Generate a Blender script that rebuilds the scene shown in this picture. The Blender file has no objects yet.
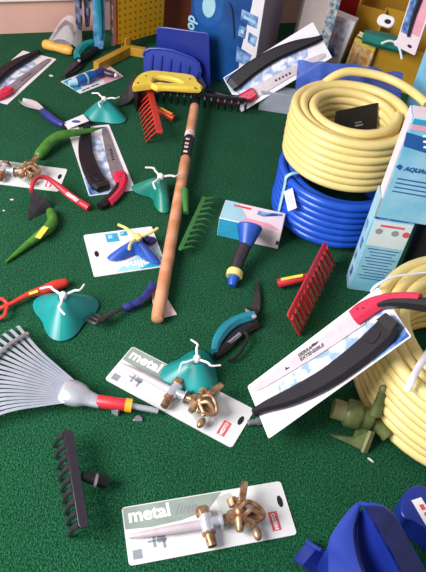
import bpy, bmesh, math, random
from mathutils import Vector, Matrix, noise
random.seed(7)
C = bpy.context.scene.collection
PI = math.pi
R = math.radians

# ------------------------------------------------------------------ camera geometry
FPX, PITCH, ROLL, CAMH = 636.0, R(46.0), R(-8.3), 1.2
_cp, _sp, _cr, _sr = math.cos(PITCH), math.sin(PITCH), math.cos(ROLL), math.sin(ROLL)
def ray(px, py):
    x, y = px - 213.0, py - 286.0
    x, y = _cr*x - _sr*y, _sr*x + _cr*y
    return Vector((x/FPX, _cp - y/FPX*_sp, -_sp - y/FPX*_cp))
def G(px, py, z=0.0):
    d = ray(px, py); t = (z - CAMH)/d.z
    return Vector((d.x*t, d.y*t, z))
def VZ(px, py, xy):
    """height at which the sight line passes the vertical through xy"""
    d = ray(px, py); t = (d.x*xy[0] + d.y*xy[1])/(d.x*d.x + d.y*d.y)
    return CAMH + d.z*t

# ------------------------------------------------------------------ materials
def lin(c):
    if isinstance(c, str):
        c = [int(c[i:i+2], 16)/255 for i in (0, 2, 4)]
    return tuple(((v/12.92) if v <= .04045 else ((v+.055)/1.055)**2.4) for v in c[:3]) + (1.0,)
MATS = {}
def mat(name, col, rough=.5, metal=0.0, var=0.0, scale=40.0, bump=0.0, bscale=200.0, col2=None, spec=.5, alpha=1.0, coat=0.0, trans=0.0):
    if name in MATS: return MATS[name]
    m = bpy.data.materials.new(name); m.use_nodes = True
    nt = m.node_tree; b = nt.nodes['Principled BSDF']
    b.inputs['Base Color'].default_value = lin(col)
    b.inputs['Roughness'].default_value = rough
    b.inputs['Metallic'].default_value = metal
    b.inputs['Specular IOR Level'].default_value = spec
    b.inputs['Coat Weight'].default_value = coat
    b.inputs['Alpha'].default_value = alpha
    b.inputs['Transmission Weight'].default_value = trans
    tc = nt.nodes.new('ShaderNodeTexCoord')
    if var or col2:
        n = nt.nodes.new('ShaderNodeTexNoise'); n.inputs['Scale'].default_value = scale
        n.inputs['Detail'].default_value = 5
        nt.links.new(tc.outputs['Object'], n.inputs['Vector'])
        rp = nt.nodes.new('ShaderNodeValToRGB')
        c1 = lin(col)
        c2 = lin(col2) if col2 else tuple(v*(1-var) for v in c1[:3]) + (1,)
        rp.color_ramp.elements[0].color = c2; rp.color_ramp.elements[1].color = c1
        rp.color_ramp.elements[0].position = .38; rp.color_ramp.elements[1].position = .62
        nt.links.new(n.outputs['Fac'], rp.inputs['Fac'])
        nt.links.new(rp.outputs['Color'], b.inputs['Base Color'])
    if bump:
        n2 = nt.nodes.new('ShaderNodeTexNoise'); n2.inputs['Scale'].default_value = bscale
        n2.inputs['Detail'].default_value = 3
        nt.links.new(tc.outputs['Object'], n2.inputs['Vector'])
        bp = nt.nodes.new('ShaderNodeBump'); bp.inputs['Strength'].default_value = bump
        bp.inputs['Distance'].default_value = .002
        nt.links.new(n2.outputs['Fac'], bp.inputs['Height'])
        nt.links.new(bp.outputs['Normal'], b.inputs['Normal'])
    MATS[name] = m
    return m

def carpet_mat():
    m = bpy.data.materials.new('green_carpet'); m.use_nodes = True
    nt = m.node_tree; b = nt.nodes['Principled BSDF']; L = nt.links.new
    tc = nt.nodes.new('ShaderNodeTexCoord')
    n1 = nt.nodes.new('ShaderNodeTexNoise'); n1.inputs['Scale'].default_value = 230; n1.inputs['Detail'].default_value = 4
    n2 = nt.nodes.new('ShaderNodeTexNoise'); n2.inputs['Scale'].default_value = 9; n2.inputs['Detail'].default_value = 3
    vo = nt.nodes.new('ShaderNodeTexVoronoi'); vo.inputs['Scale'].default_value = 380
    for n in (n1, n2, vo): L(tc.outputs['Object'], n.inputs['Vector'])
    r1 = nt.nodes.new('ShaderNodeValToRGB')
    r1.color_ramp.elements[0].position = .36; r1.color_ramp.elements[1].position = .66
    r1.color_ramp.elements[0].color = lin('0a3b21'); r1.color_ramp.elements[1].color = lin('24704a')
    L(n1.outputs['Fac'], r1.inputs['Fac'])
    r2 = nt.nodes.new('ShaderNodeValToRGB')
    r2.color_ramp.elements[0].position = .3; r2.color_ramp.elements[1].position = .7
    r2.color_ramp.elements[0].color = (.84, .84, .84, 1); r2.color_ramp.elements[1].color = (1.06, 1.04, 1.04, 1)
    L(n2.outputs['Fac'], r2.inputs['Fac'])
    mx = nt.nodes.new('ShaderNodeMixRGB'); mx.blend_type = 'MULTIPLY'; mx.inputs['Fac'].default_value = 1
    L(r1.outputs['Color'], mx.inputs['Color1']); L(r2.outputs['Color'], mx.inputs['Color2'])
    L(mx.outputs['Color'], b.inputs['Base Color'])
    b.inputs['Roughness'].default_value = .95; b.inputs['Specular IOR Level'].default_value = .1
    b.inputs['Sheen Weight'].default_value = .05; b.inputs['Sheen Roughness'].default_value = .45; b.inputs['Sheen Tint'].default_value = (.75, 1, .85, 1)
    ad = nt.nodes.new('ShaderNodeMath'); ad.operation = 'ADD'
    L(n1.outputs['Fac'], ad.inputs[0]); L(vo.outputs['Distance'], ad.inputs[1])
    bp = nt.nodes.new('ShaderNodeBump'); bp.inputs['Strength'].default_value = .9; bp.inputs['Distance'].default_value = .004
    L(ad.outputs['Value'], bp.inputs['Height']); L(bp.outputs['Normal'], b.inputs['Normal'])
    return m

def pegboard_mat():
    """yellow board with a grid of dark round holes"""
    m = bpy.data.materials.new('yellow_pegboard'); m.use_nodes = True
    nt = m.node_tree; b = nt.nodes['Principled BSDF']; L = nt.links.new
    tc = nt.nodes.new('ShaderNodeTexCoord')
    sc = nt.nodes.new('ShaderNodeVectorMath'); sc.operation = 'SCALE'; sc.inputs['Scale'].default_value = 1/.024
    fr = nt.nodes.new('ShaderNodeVectorMath'); fr.operation = 'FRACTION'
    sb = nt.nodes.new('ShaderNodeVectorMath'); sb.operation = 'SUBTRACT'; sb.inputs[1].default_value = (.5, .5, .5)
    ml = nt.nodes.new('ShaderNodeVectorMath'); ml.operation = 'MULTIPLY'; ml.inputs[1].default_value = (1, 0, 1)
    ln = nt.nodes.new('ShaderNodeVectorMath'); ln.operation = 'LENGTH'
    gt = nt.nodes.new('ShaderNodeMath'); gt.operation = 'GREATER_THAN'; gt.inputs[1].default_value = .2
    mx = nt.nodes.new('ShaderNodeMixRGB')
    mx.inputs['Color1'].default_value = lin('8a6418'); mx.inputs['Color2'].default_value = lin('dca313')
    L(tc.outputs['Object'], sc.inputs[0]); L(sc.outputs[0], fr.inputs[0]); L(fr.outputs[0], sb.inputs[0])
    L(sb.outputs[0], ml.inputs[0]); L(ml.outputs[0], ln.inputs[0]); L(ln.outputs['Value'], gt.inputs[0])
    L(gt.outputs[0], mx.inputs['Fac']); L(mx.outputs['Color'], b.inputs['Base Color'])
    b.inputs['Roughness'].default_value = .5
    return m

M = dict(
    carpet=carpet_mat(), peg=pegboard_mat(),
    wall=mat('pink_wall', 'e0b0a0', .75, var=.08, scale=5, bump=.05),
    ledge=mat('white_ledge', 'efe3da', .6, var=.05, scale=9),
    door=mat('red_brown_door', '8a4428', .55, var=.3, scale=8),
    card=mat('white_card', 'e9e6ea', .45, var=.04, scale=30),
    cardgrey=mat('light_grey_card', 'dcdedd', .4, var=.04, scale=25),
    header=mat('grey_green_print', '93a197', .45, var=.12, scale=30),
    shade=mat('pale_grey_shadow', 'c3cac4', .45, var=.1, scale=35),
    photo=mat('blue_white_print', 'f0eff6', .4, col2='86a5cc', scale=38),
    photodark=mat('deep_blue_print', '8fb4dc', .4, col2='1d4f9a', scale=30),
    ink=mat('black_ink', '2b2b30', .5, var=.1),
    inkred=mat('red_ink', 'd9575c', .5, var=.1),
    inkgrey=mat('grey_ink', '8d949c', .5, var=.1),
    inkwhite=mat('white_ink', 'f8f8f8', .5, var=.02),
    cyan=mat('cyan_print', '35a9cf', .4, var=.2, scale=20),
    lcyan=mat('pale_cyan_print', 'a6d5e4', .4, var=.1, scale=14),
    palecyan=mat('white_cyan_print', 'd3e3ea', .4, var=.06, scale=12),
    lblue=mat('pale_blue_carton', '9fd0e6', .4, col2='6db9d8', scale=7),
    navyprint=mat('navy_print', '1f5fa6', .4, var=.2),
    pink=mat('pink_print', 'efa9bb', .4, var=.1),
    palepink=mat('pale_pink_carton', 'f0dfe6', .45, var=.05),
    black=mat('black_plastic', '17171b', .42, var=.25, scale=30),
    charcoal=mat('charcoal_plastic', '1a161f', .5, var=.18, scale=40, bump=.1, spec=.3),
    matteblack=mat('matte_black', '0d0d10', .7, var=.2),
    purpleblack=mat('dark_painted_steel', '2c2530', .4, var=.2, scale=40, spec=.6),
    red=mat('red_plastic', 'c92c3d', .4, var=.14, scale=25),
    pinkred=mat('crimson_handle', 'd3274a', .38, var=.12, scale=25),
    orangered=mat('orange_red_paint', 'd6392c', .35, var=.14, scale=25),
    blade=mat('grey_steel_blade', '9d98a0', .38, metal=.55, var=.2, scale=50),
    paleblade=mat('pale_steel_blade', 'c9bdc3', .4, metal=.1, var=.1, scale=50),
    steel=mat('bright_steel', 'dadde6', .3, metal=.65, var=.12, scale=50),
    tine=mat('zinc_tine', 'bcc3d0', .38, metal=.55, var=.12, scale=40),
    darksteel=mat('dark_steel', '4a474c', .4, metal=.6, var=.3, scale=40),
    brass=mat('brass', 'bd9b78', .36, metal=.6, col2='7d5a40', scale=60),
    teal=mat('teal_plastic', '0d8f8c', .38, var=.18, scale=12),
    tealdark=mat('deep_teal_plastic', '0f7f6e', .4, var=.2, scale=12),
    tealblue=mat('blue_teal_grip', '1c8396', .42, var=.15, scale=30),
    white=mat('white_plastic', 'f1eeec', .4, var=.04),
    green=mat('grass_green_paint', '47812d', .38, col2='2f661c', scale=26),
    comb=mat('leaf_green_paint', '3c7f3d', .45, var=.2, scale=30),
    olive=mat('olive_green_plastic', '5f6a3a', .42, col2='47532a', scale=30),
    palolive=mat('pale_olive_plastic', '86865a', .45, var=.15, scale=30),
    wood=mat('varnished_wood', 'd39b76', .42, col2='bd7f57', scale=22),
    yellow=mat('yellow_plastic', 'f2d552', .42, var=.1, scale=20),
    yellowtag=mat('yellow_sticker', 'e9cf4f', .5, var=.12, scale=60),
    ring=mat('pale_yellow_plastic', 'ebdc82', .42, var=.1, scale=40),
    orangering=mat('amber_plastic', 'f0ad2d', .4, var=.1),
    amber=mat('amber_wood', 'e9b04f', .45, var=.15, scale=30),
    hose=mat('cream_yellow_hose', 'efd88c', .36, var=.1, scale=14),
    hoseblue=mat('royal_blue_hose', '1f57cc', .28, var=.15, scale=14),
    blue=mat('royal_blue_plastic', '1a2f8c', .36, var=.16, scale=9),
    bluelit=mat('lit_blue_plastic', '283f9f', .36, var=.12, scale=9),  # lighter copy of the royal blue, light painted into the colour
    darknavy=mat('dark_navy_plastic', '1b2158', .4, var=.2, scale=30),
    navy=mat('navy_plastic', '27317c', .42, var=.2, scale=30),
    nozzle=mat('blue_nozzle_plastic', '2355b5', .38, var=.15, scale=30),
    carton=mat('blue_carton', '17589c', .4, col2='103f7c', scale=6),
    cartonshaded=mat('mauve_shaded_carton', '8f8396', .55, var=.1, scale=6),  # shade on the tall carton's side put into the colour
    greycarton=mat('blue_grey_carton', 'a3aab8', .55, var=.15, scale=15),
    beige=mat('beige_carton', 'd9c8c0', .55, var=.1, scale=12),
    redcarton=mat('red_carton', 'c8261f', .45, var=.15, scale=12),
    yellowcarton=mat('yellow_carton', 'c1911c', .6, var=.15, scale=8),
    seedprint=mat('orange_seed_print', 'f3d79a', .5, col2='cf8a3c', scale=45),
    floral=mat('multicolour_print', 'dfd7c0', .5, col2='3d7ea8', scale=60),
    tagprint=mat('pale_pink_tag', 'f3e2df', .5, var=.1, scale=60, col2='d9b6b3'),
    leg=mat('ochre_painted_wood', 'c1922e', .5, var=.2, scale=20),
    film=mat('blue_plastic_film', '4c6fd0', .2, var=.3, scale=18, alpha=.72),
    clear=mat('clear_plastic', 'f2f2f4', .12, alpha=.28),
    rubber=mat('black_rubber', '121013', .6, var=.2),
    flake=mat('white_paper_scrap', 'dcdcd2', .7, var=.1),
    packblue=mat('sky_blue_pack', '7fb9d8', .35, col2='2f7fb5', scale=25),
    packdark=mat('dark_blue_pack', '8a93ad', .35, col2='23284a', scale=30),
    packgrey=mat('grey_pack', 'b9b3ba', .35, col2='6b6570', scale=30),
)

# ------------------------------------------------------------------ object helpers
FRAME = {}
def setp(o, label=None, cat=None, group=None, kind=None):
    if label: o['label'] = label
    if cat: o['category'] = cat
    if group: o['group'] = group
    if kind: o['kind'] = kind
def thing(name, label, cat, frame, group=None):
    if isinstance(frame, Vector): frame = Matrix.Translation(frame)
    o = bpy.data.objects.new(name, None); C.objects.link(o)
    o.empty_display_size = .03
    o.matrix_world = frame; FRAME[o.name] = frame.copy()
    setp(o, label, cat, group)
    return o
def frame(o, xp, up=Vector((0, 0, 1)), yp=None):
    X = (xp - o).normalized()
    if yp is not None:
        Z = X.cross(yp - o).normalized()
    else:
        Z = (up - X*up.dot(X)).normalized()
    Y = Z.cross(X)
    return Matrix(((X.x, Y.x, Z.x, o.x), (X.y, Y.y, Z.y, o.y), (X.z, Y.z, Z.z, o.z), (0, 0, 0, 1)))
def T(x, y, z): return Matrix.Translation((x, y, z))
def RX(a): return Matrix.Rotation(R(a), 4, 'X')
def RY(a): return Matrix.Rotation(R(a), 4, 'Y')
def RZ(a): return Matrix.Rotation(R(a), 4, 'Z')

def spline(pts, n=6):
    """Catmull-Rom through tuples of any length"""
    P = [tuple(p) for p in pts]; out = []
    for i in range(len(P)-1):
        p0, p1, p2, p3 = P[max(i-1, 0)], P[i], P[i+1], P[min(i+2, len(P)-1)]
        for k in range(n):
            t = k/n
            out.append(tuple(.5*(2*b + (c-a)*t + (2*a-5*b+4*c-d)*t*t + (3*b-a-3*c+d)*t**3) for a, b, c, d in zip(p0, p1, p2, p3)))
    out.append(P[-1])
    return out

class MB:
    def __init__(s, F=None): s.v, s.f, s.F = [], [], (F or Matrix.Identity(4))
    def add(s, vs, fs, L=None):
        A = s.F @ L if L is not None else s.F
        b = len(s.v); s.v += [A @ Vector(v) for v in vs]; s.f += [tuple(i+b for i in f) for f in fs]
        return s
    def box(s, c, d, L=None):
        x, y, z = (k/2 for k in d)
        vs = [(c[0]+i*x, c[1]+j*y, c[2]+k*z) for k in (-1, 1) for j in (-1, 1) for i in (-1, 1)]
        return s.add(vs, [(0, 2, 3, 1), (4, 5, 7, 6), (0, 1, 5, 4), (2, 6, 7, 3), (0, 4, 6, 2), (1, 3, 7, 5)], L)
    def bar(s, a, b, w, h, up=Vector((0, 0, 1))):
        a, b = Vector(a), Vector(b); Fm = frame(a, b, up)
        l = (b-a).length
        return s.box((l/2, 0, 0), (l, w, h), Fm)
    def prism(s, o, z0, z1, L=None):
        area = sum(o[i][0]*o[(i+1) % len(o)][1] - o[(i+1) % len(o)][0]*o[i][1] for i in range(len(o)))
        if area < 0: o = list(reversed(o))
        n = len(o)
        vs = [(p[0], p[1], z0) for p in o] + [(p[0], p[1], z1) for p in o]
        fs = [tuple(range(n-1, -1, -1)), tuple(range(n, 2*n))] + [(i, (i+1) % n, n+(i+1) % n, n+i) for i in range(n)]
        return s.add(vs, fs, L)
    def tube(s, pts, r, n=10, closed=False, flat=1.0, up=None, L=None):
        P = [Vector(p[:3]) for p in pts]; m = len(P)
        rs = list(r) if isinstance(r, (list, tuple)) else [r]*m
        vs, fs = [], []
        N = None
        for i in range(m):
            if closed: t = P[(i+1) % m] - P[i-1]
            else: t = P[min(i+1, m-1)] - P[max(i-1, 0)]
            t.normalize()
            if N is None:
                u = up or (Vector((0, 0, 1)) if abs(t.z) < .9 else Vector((1, 0, 0)))
                N = (u - t*u.dot(t)).normalized()
            else:
                q = (up - t*up.dot(t)) if up is not None else (N - t*N.dot(t))
                if q.length > 1e-6: N = q.normalized()
            B = t.cross(N)
            for k in range(n):
                a = 2*PI*k/n
                vs.append(P[i] + (B*math.cos(a) + N*math.sin(a)*flat)*rs[i])
        for i in range(m if closed else m-1):
            j = (i+1) % m
            for k in range(n):
                k2 = (k+1) % n
                fs.append((i*n+k, i*n+k2, j*n+k2, j*n+k))
        if not closed:
            fs.append(tuple(range(n-1, -1, -1))); fs.append(tuple((m-1)*n+k for k in range(n)))
        return s.add(vs, fs, L)
    def lathe(s, prof, n=20, L=None, a0=0, a1=2*PI):
        vs, fs = [], []
        m = len(prof)
        for (r, z) in prof:
            for k in range(n):
                a = 2*PI*k/n; vs.append((max(r, 1e-5)*math.cos(a), max(r, 1e-5)*math.sin(a), z))
        for i in range(m-1):
            for k in range(n):
                k2 = (k+1) % n; fs.append((i*n+k, i*n+k2, (i+1)*n+k2, (i+1)*n+k))
        fs.append(tuple(range(n-1, -1, -1))); fs.append(tuple((m-1)*n+k for k in range(n)))
        return s.add(vs, fs, L)
    def ball(s, c, r, n=14, L=None):
        if not isinstance(r, (tuple, list)): r = (r, r, r)
        vs, fs = [], []; m = max(4, n//2)
        for i in range(1, m):
            ph = PI*i/m
            for k in range(n):
                a = 2*PI*k/n
                vs.append((c[0]+r[0]*math.sin(ph)*math.cos(a), c[1]+r[1]*math.sin(ph)*math.sin(a), c[2]-r[2]*math.cos(ph)))
        for i in range(m-2):
            for k in range(n):
                k2 = (k+1) % n; fs.append((i*n+k, i*n+k2, (i+1)*n+k2, (i+1)*n+k))
        b = len(vs); vs += [(c[0], c[1], c[2]-r[2]), (c[0], c[1], c[2]+r[2])]
        for k in range(n):
            k2 = (k+1) % n
            fs.append((b, k2, k)); fs.append((b+1, (m-2)*n+k, (m-2)*n+k2))
        return s.add(vs, fs, L)
    def ribbon(s, path, z0, z1, ch=.25, L=None):
        """path of (x, y, half width[, z offset]) swept with a chamfered flat section"""
        m = len(path); vs, fs = [], []
        h = z1-z0
        for i, p in enumerate(path):
            a, b = path[max(i-1, 0)], path[min(i+1, m-1)]
            tx, ty = b[0]-a[0], b[1]-a[1]; l = math.hypot(tx, ty) or 1; nx, ny = -ty/l, tx/l
            w = p[2]; zo = p[3] if len(p) > 3 else 0
            c = min(ch*h, w*.6)
            for (u, z) in ((-w, z0+c), (-w+c, z0), (w-c, z0), (w, z0+c), (w, z1-c), (w-c, z1), (-w+c, z1), (-w, z1-c)):
                vs.append((p[0]+nx*u, p[1]+ny*u, z+zo))
        for i in range(m-1):
            for k in range(8):
                k2 = (k+1) % 8; fs.append((i*8+k, i*8+k2, (i+1)*8+k2, (i+1)*8+k))
        fs.append(tuple(range(7, -1, -1))); fs.append(tuple((m-1)*8+k for k in range(8)))
        return s.add(vs, fs, L)
    def sheet(s, grid, t, L=None):
        """thick shell over a grid of points (rows of equal length)"""
        m, n = len(grid), len(grid[0])
        P = [[Vector(p) for p in row] for row in grid]
        vs = [p for row in P for p in row]
        nr = []
        for i in range(m):
            for j in range(n):
                a = P[min(i+1, m-1)][j]-P[max(i-1, 0)][j]; b = P[i][min(j+1, n-1)]-P[i][max(j-1, 0)]
                q = a.cross(b); nr.append(q.normalized() if q.length > 1e-9 else Vector((0, 0, 1)))
        vs += [v - k*t for v, k in zip(vs[:], nr)]
        o = m*n; fs = []
        for i in range(m-1):
            for j in range(n-1):
                a, b, c, d = i*n+j, (i+1)*n+j, (i+1)*n+j+1, i*n+j+1
                fs += [(a, b, c, d), (d+o, c+o, b+o, a+o)]
        for i in range(m-1):
            a, b = i*n, (i+1)*n; fs.append((b, a, a+o, b+o))
            a, b = i*n+n-1, (i+1)*n+n-1; fs.append((a, b, b+o, a+o))
        for j in range(n-1):
            fs.append((j, j+1, j+1+o, j+o)); q = (m-1)*n; fs.append((q+j+1, q+j, q+j+o, q+j+1+o))
        return s.add(vs, fs, L)
    def build(s, name, material, parent=None, label=None, bevel=0, smooth=True, ang=38, sub=0):
        me = bpy.data.meshes.new(name)
        W = FRAME[parent.name] if parent else None
        if W is not None:
            I = W.inverted(); vs = [I @ v for v in s.v]
        else: vs = s.v
        me.from_pydata([tuple(v) for v in vs], [], s.f); me.update()
        bm = bmesh.new(); bm.from_mesh(me); bmesh.ops.recalc_face_normals(bm, faces=bm.faces); bm.to_mesh(me); bm.free()
        me.materials.append(material)
        if smooth:
            for p in me.polygons: p.use_smooth = True
            me.set_sharp_from_angle(angle=R(ang))
        o = bpy.data.objects.new(name, me); C.objects.link(o)
        if parent:
            o.parent = parent; FRAME[o.name] = W
        else: FRAME[o.name] = Matrix.Identity(4)
        if bevel:
            b = o.modifiers.new('bevel', 'BEVEL'); b.width = bevel; b.segments = 2; b.limit_method = 'ANGLE'; b.angle_limit = R(40)
        if sub:
            b = o.modifiers.new('sub', 'SUBSURF'); b.levels = sub; b.render_levels = sub
        if label: o['label'] = label
        return o

def text(body, size, F, material, parent, name='lettering', shear=0, bold=0, extrude=.0003, align='LEFT', spacing=1.0):
    cu = bpy.data.curves.new('txt', 'FONT'); cu.body = body; cu.size = size; cu.shear = shear; cu.offset = bold
    cu.extrude = extrude; cu.align_x = align; cu.space_character = spacing; cu.resolution_u = 3
    o = bpy.data.objects.new('txt', cu); C.objects.link(o)
    dg = bpy.context.evaluated_depsgraph_get()
    me0 = bpy.data.meshes.new_from_object(o.evaluated_get(dg))
    b = MB(F); b.add([v.co.copy() for v in me0.vertices], [tuple(p.vertices) for p in me0.polygons])
    bpy.data.objects.remove(o); bpy.data.curves.remove(cu); bpy.data.meshes.remove(me0)
    return b.build(name, material, parent, smooth=False)

def rrect(x0, y0, x1, y1, r, n=4):
    out = []
    for cx, cy, a in ((x1-r, y1-r, 0), (x0+r, y1-r, 90), (x0+r, y0+r, 180), (x1-r, y0+r, 270)):
        for k in range(n+1):
            t = R(a + 90*k/n); out.append((cx+r*math.cos(t), cy+r*math.sin(t)))
    return out
def oval(cx, cy, a, b, n=16): return [(cx+a*math.cos(2*PI*k/n), cy+b*math.sin(2*PI*k/n)) for k in range(n)]
def clone(src, F, label, group=None):
    """copy a thing with its parts and sub-parts"""
    r = src.copy(); C.objects.link(r); r.matrix_world = F; r['label'] = label; FRAME[r.name] = F.copy()
    if group: r['group'] = group
    for ch in [o for o in C.objects if o.parent == src]:
        c = ch.copy(); C.objects.link(c); c.parent = r; FRAME[c.name] = F.copy()
        for g in [o for o in C.objects if o.parent == ch]:
            d = g.copy(); C.objects.link(d); d.parent = c; FRAME[d.name] = F.copy()
    return r
def structure(o, label=None):
    o['kind'] = 'structure'
    if label: o['label'] = label
    return o

# ------------------------------------------------------------------ room
structure(MB().box((0, 1.2, -.02), (6, 6, .04)).build('floor', M['carpet'], smooth=False))
wa, wb = G(0, 34), G(117, 29.5)
WF = frame(wa, wb)                                   # X along the wall, Y away from the viewer
wz = VZ(0, 2.2, wa)
structure(MB(WF).box((.9, .1, .75), (5.2, .2, 1.5)).build('wall_back', M['wall'], smooth=False))
structure(MB(WF).box((.9, -.012, wz+.02), (5.2, .024, .024)).build('trim_1', M['ledge'], bevel=.004))
dd = WF.inverted() @ G(172, 30)
d1 = MB(WF).box((dd.x, -.02, .45), (.3, .04, .9))
dr = d1.build('door_1', M['door'], bevel=.003); structure(dr)
MB(WF).box((dd.x-.152, -.026, .45), (.016, .05, .9)).build('door_frame', M['door'], dr, bevel=.002)

# ------------------------------------------------------------------ sprinklers on printed cards
def metal_card(F, label):
    """steel spike impact sprinkler fastened to a grey and white display card; x runs from the heading to the hang hole"""
    t = thing('impact_sprinkler_pack', label, 'sprinkler', F, 'brass sprinklers on grey and white cards')
    L, W, h = .325, .112, .0022
    c = MB(F).prism(rrect(0, 0, L, W, .007), 0.0005, h).build('card', M['cardgrey'], t)
    MB(F).prism([(.002, W-.004), (.002, .068), (.05, .064), (.11, .067), (.165, .078), (.2, W-.002), (.006, W-.002)], h, h+.0003).build('heading_panel', M['header'], c, smooth=False)
    MB(F).prism([(.185, .10), (.215, .106), (.262, .02), (.235, .012), (.19, .04)], h, h+.0003).build('painted_shadow', M['shade'], c, smooth=False)  # pale grey patch painted as shadow around the brass head
    text('metal', .037, F @ T(.01, .08, h+.0004), M['inkwhite'], c, bold=.0011)
    text('line', .031, F @ T(.098, .08, h+.0004), M['header'] if False else M['inkgrey'], c, 'script_lettering', shear=.5)
    q = MB(F)
    for (x, y, w, d) in ((0, 0, 1, 1),): q.box((.018, .018, h+.0003), (.017, .017, .0004))
    q.build('code_print', M['inkgrey'], c, smooth=False)
    b = MB(F)
    b.box((.058, .037, h+.0003), (.036, .004, .0004)).box((.052, .04, h+.0003), (.005, .03, .0004)).box((.066, .038, h+.0003), (.016, .012, .0004)).box((.07, .03, h+.0003), (.005, .018, .0004))
    b.build('sketch_print', M['inkgrey'], c, smooth=False)
    MB(F).prism(rrect(.28, .014, .298, .052, .001), h, h+.0004).build('logo_panel', M['inkred'], c, smooth=False)
    text('MESTO', .0105, F @ T(.2925, .0155, h+.0005) @ RZ(90), M['inkwhite'], c, 'logo_lettering', bold=.0003)
    b = MB(F)
    for k in range(3): b.box((.262+.004*k, .036, h+.0003), (.0012, .026-.006*k, .0004))
    b.build('small_print', M['inkgrey'], c, smooth=False)
    MB(F).prism(oval(.311, .07, .0055, .0125), h-.003, h+.0005).build('hang_hole', M['matteblack'], c)
    Q = F @ T(-.002, -.011, 0)
    # spike
    z = .016
    b = MB(Q); b.tube([(.008, .062, .006), (.03, .061, .009), (.09, .0585, .013), (.148, .057, z)], [.0025, .006, .0085, .0095], 10)
    b.build('ground_spike', M['paleblade'], t, label='pale tapered spike')
    # body
    b = MB(Q)
    b.tube([(.155, .074, z+.003), (.155, .038, z+.003)], .0125, 14)
    b.tube([(.155, .057, z+.003), (.182, .058, z+.004)], [.0115, .009], 12)
    b.tube([(.182, .058, z+.004), (.185, .058, z+.004)], .017, 16)
    b.build('valve_body', M['steel'], t)
    b = MB(Q)
    b.tube([(.153, .072, z+.003), (.152, .088, z+.003)], .0145, 6)
    b.build('hose_cap', M['brass'], t, bevel=.001)
    b = MB(Q)
    b.tube([(.1555, .04, z+.003), (.156, .034, z+.003)], .0135, 6).tube([(.156, .034, z+.003), (.157, .012, z+.003)], [.0105, .009], 12)
    b.build('hose_tail', M['brass'], t)
    # impact head
    b = MB(Q)
    b.tube([(.185, .058, z+.004), (.2, .059, z+.006)], .0085, 10)
    b.tube([(.2, .059, z+.006), (.21, .06, z+.007)], .0135, 6)
    b.tube([(.213, .028, z+.008), (.221, .06, z+.01), (.229, .09, z+.012)], [.0065, .0125, .0085], 10)
    b.ball((.222, .064, z+.012), (.015, .017, .015))
    b.build('head_body', M['brass'], t)
    b = MB(Q)
    b.bar(Vector((.229, .08, z+.02)), Vector((.243, .116, z+.026)), .0135, .009)
    b.build('nozzle', M['brass'], t, bevel=.001)
    MB(Q).tube([(.214, .078, z+.008), (.212, .094, z+.01)], .0105, 8).build('bearing_cap', M['brass'], t, bevel=.001)
    b = MB(Q)
    b.tube(spline([(.222, .066, z+.026), (.238, .073, z+.03), (.258, .06, z+.024), (.263, .045, z+.018), (.242, .036, z+.02), (.224, .048, z+.024)], 5), .0048, 8)
    b.tube(spline([(.226, .05, z+.024), (.242, .056, z+.03), (.262, .046, z+.018)], 5), .0055, 8)
    b.bar(Vector((.226, .052, z+.018)), Vector((.262, .044, z+.014)), .014, .004)
    b.build('impact_arm', M['brass'], t)
    S = [(.224+.0008*k, .04+.0075*math.cos(k*.9), z+.012+.0075*math.sin(k*.9)) for k in range(28)]
    MB(Q).tube(S, .0014, 6).build('spring', M['brass'], t)
    b = MB(Q)
    b.tube([(.23, .05, z+.014), (.242, .034, z+.008)], .005, 8).ball((.246, .02, z+.003), (.0085, .014, .008))
    b.build('deflector', M['brass'], t)
    return t
FA = frame(G(129, 566.5), G(296, 535))
ca = metal_card(FA, 'brass and steel sprinkler on a grey metal line card, nearest the bottom of the photo')
FB = frame(G(104.6, 379.7), G(228.7, 447))
clone(ca, FB, 'brass and steel sprinkler on a slanted grey card with the teal sprinkler lying on it')
pF = G(58.7, 192.1); dF = (pF - G(0, 184.6)).normalized()
FFm = frame(pF - dF*.325, pF)
clone(ca, FFm, 'brass sprinkler on a white card at the left edge behind the red hoe')

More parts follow.
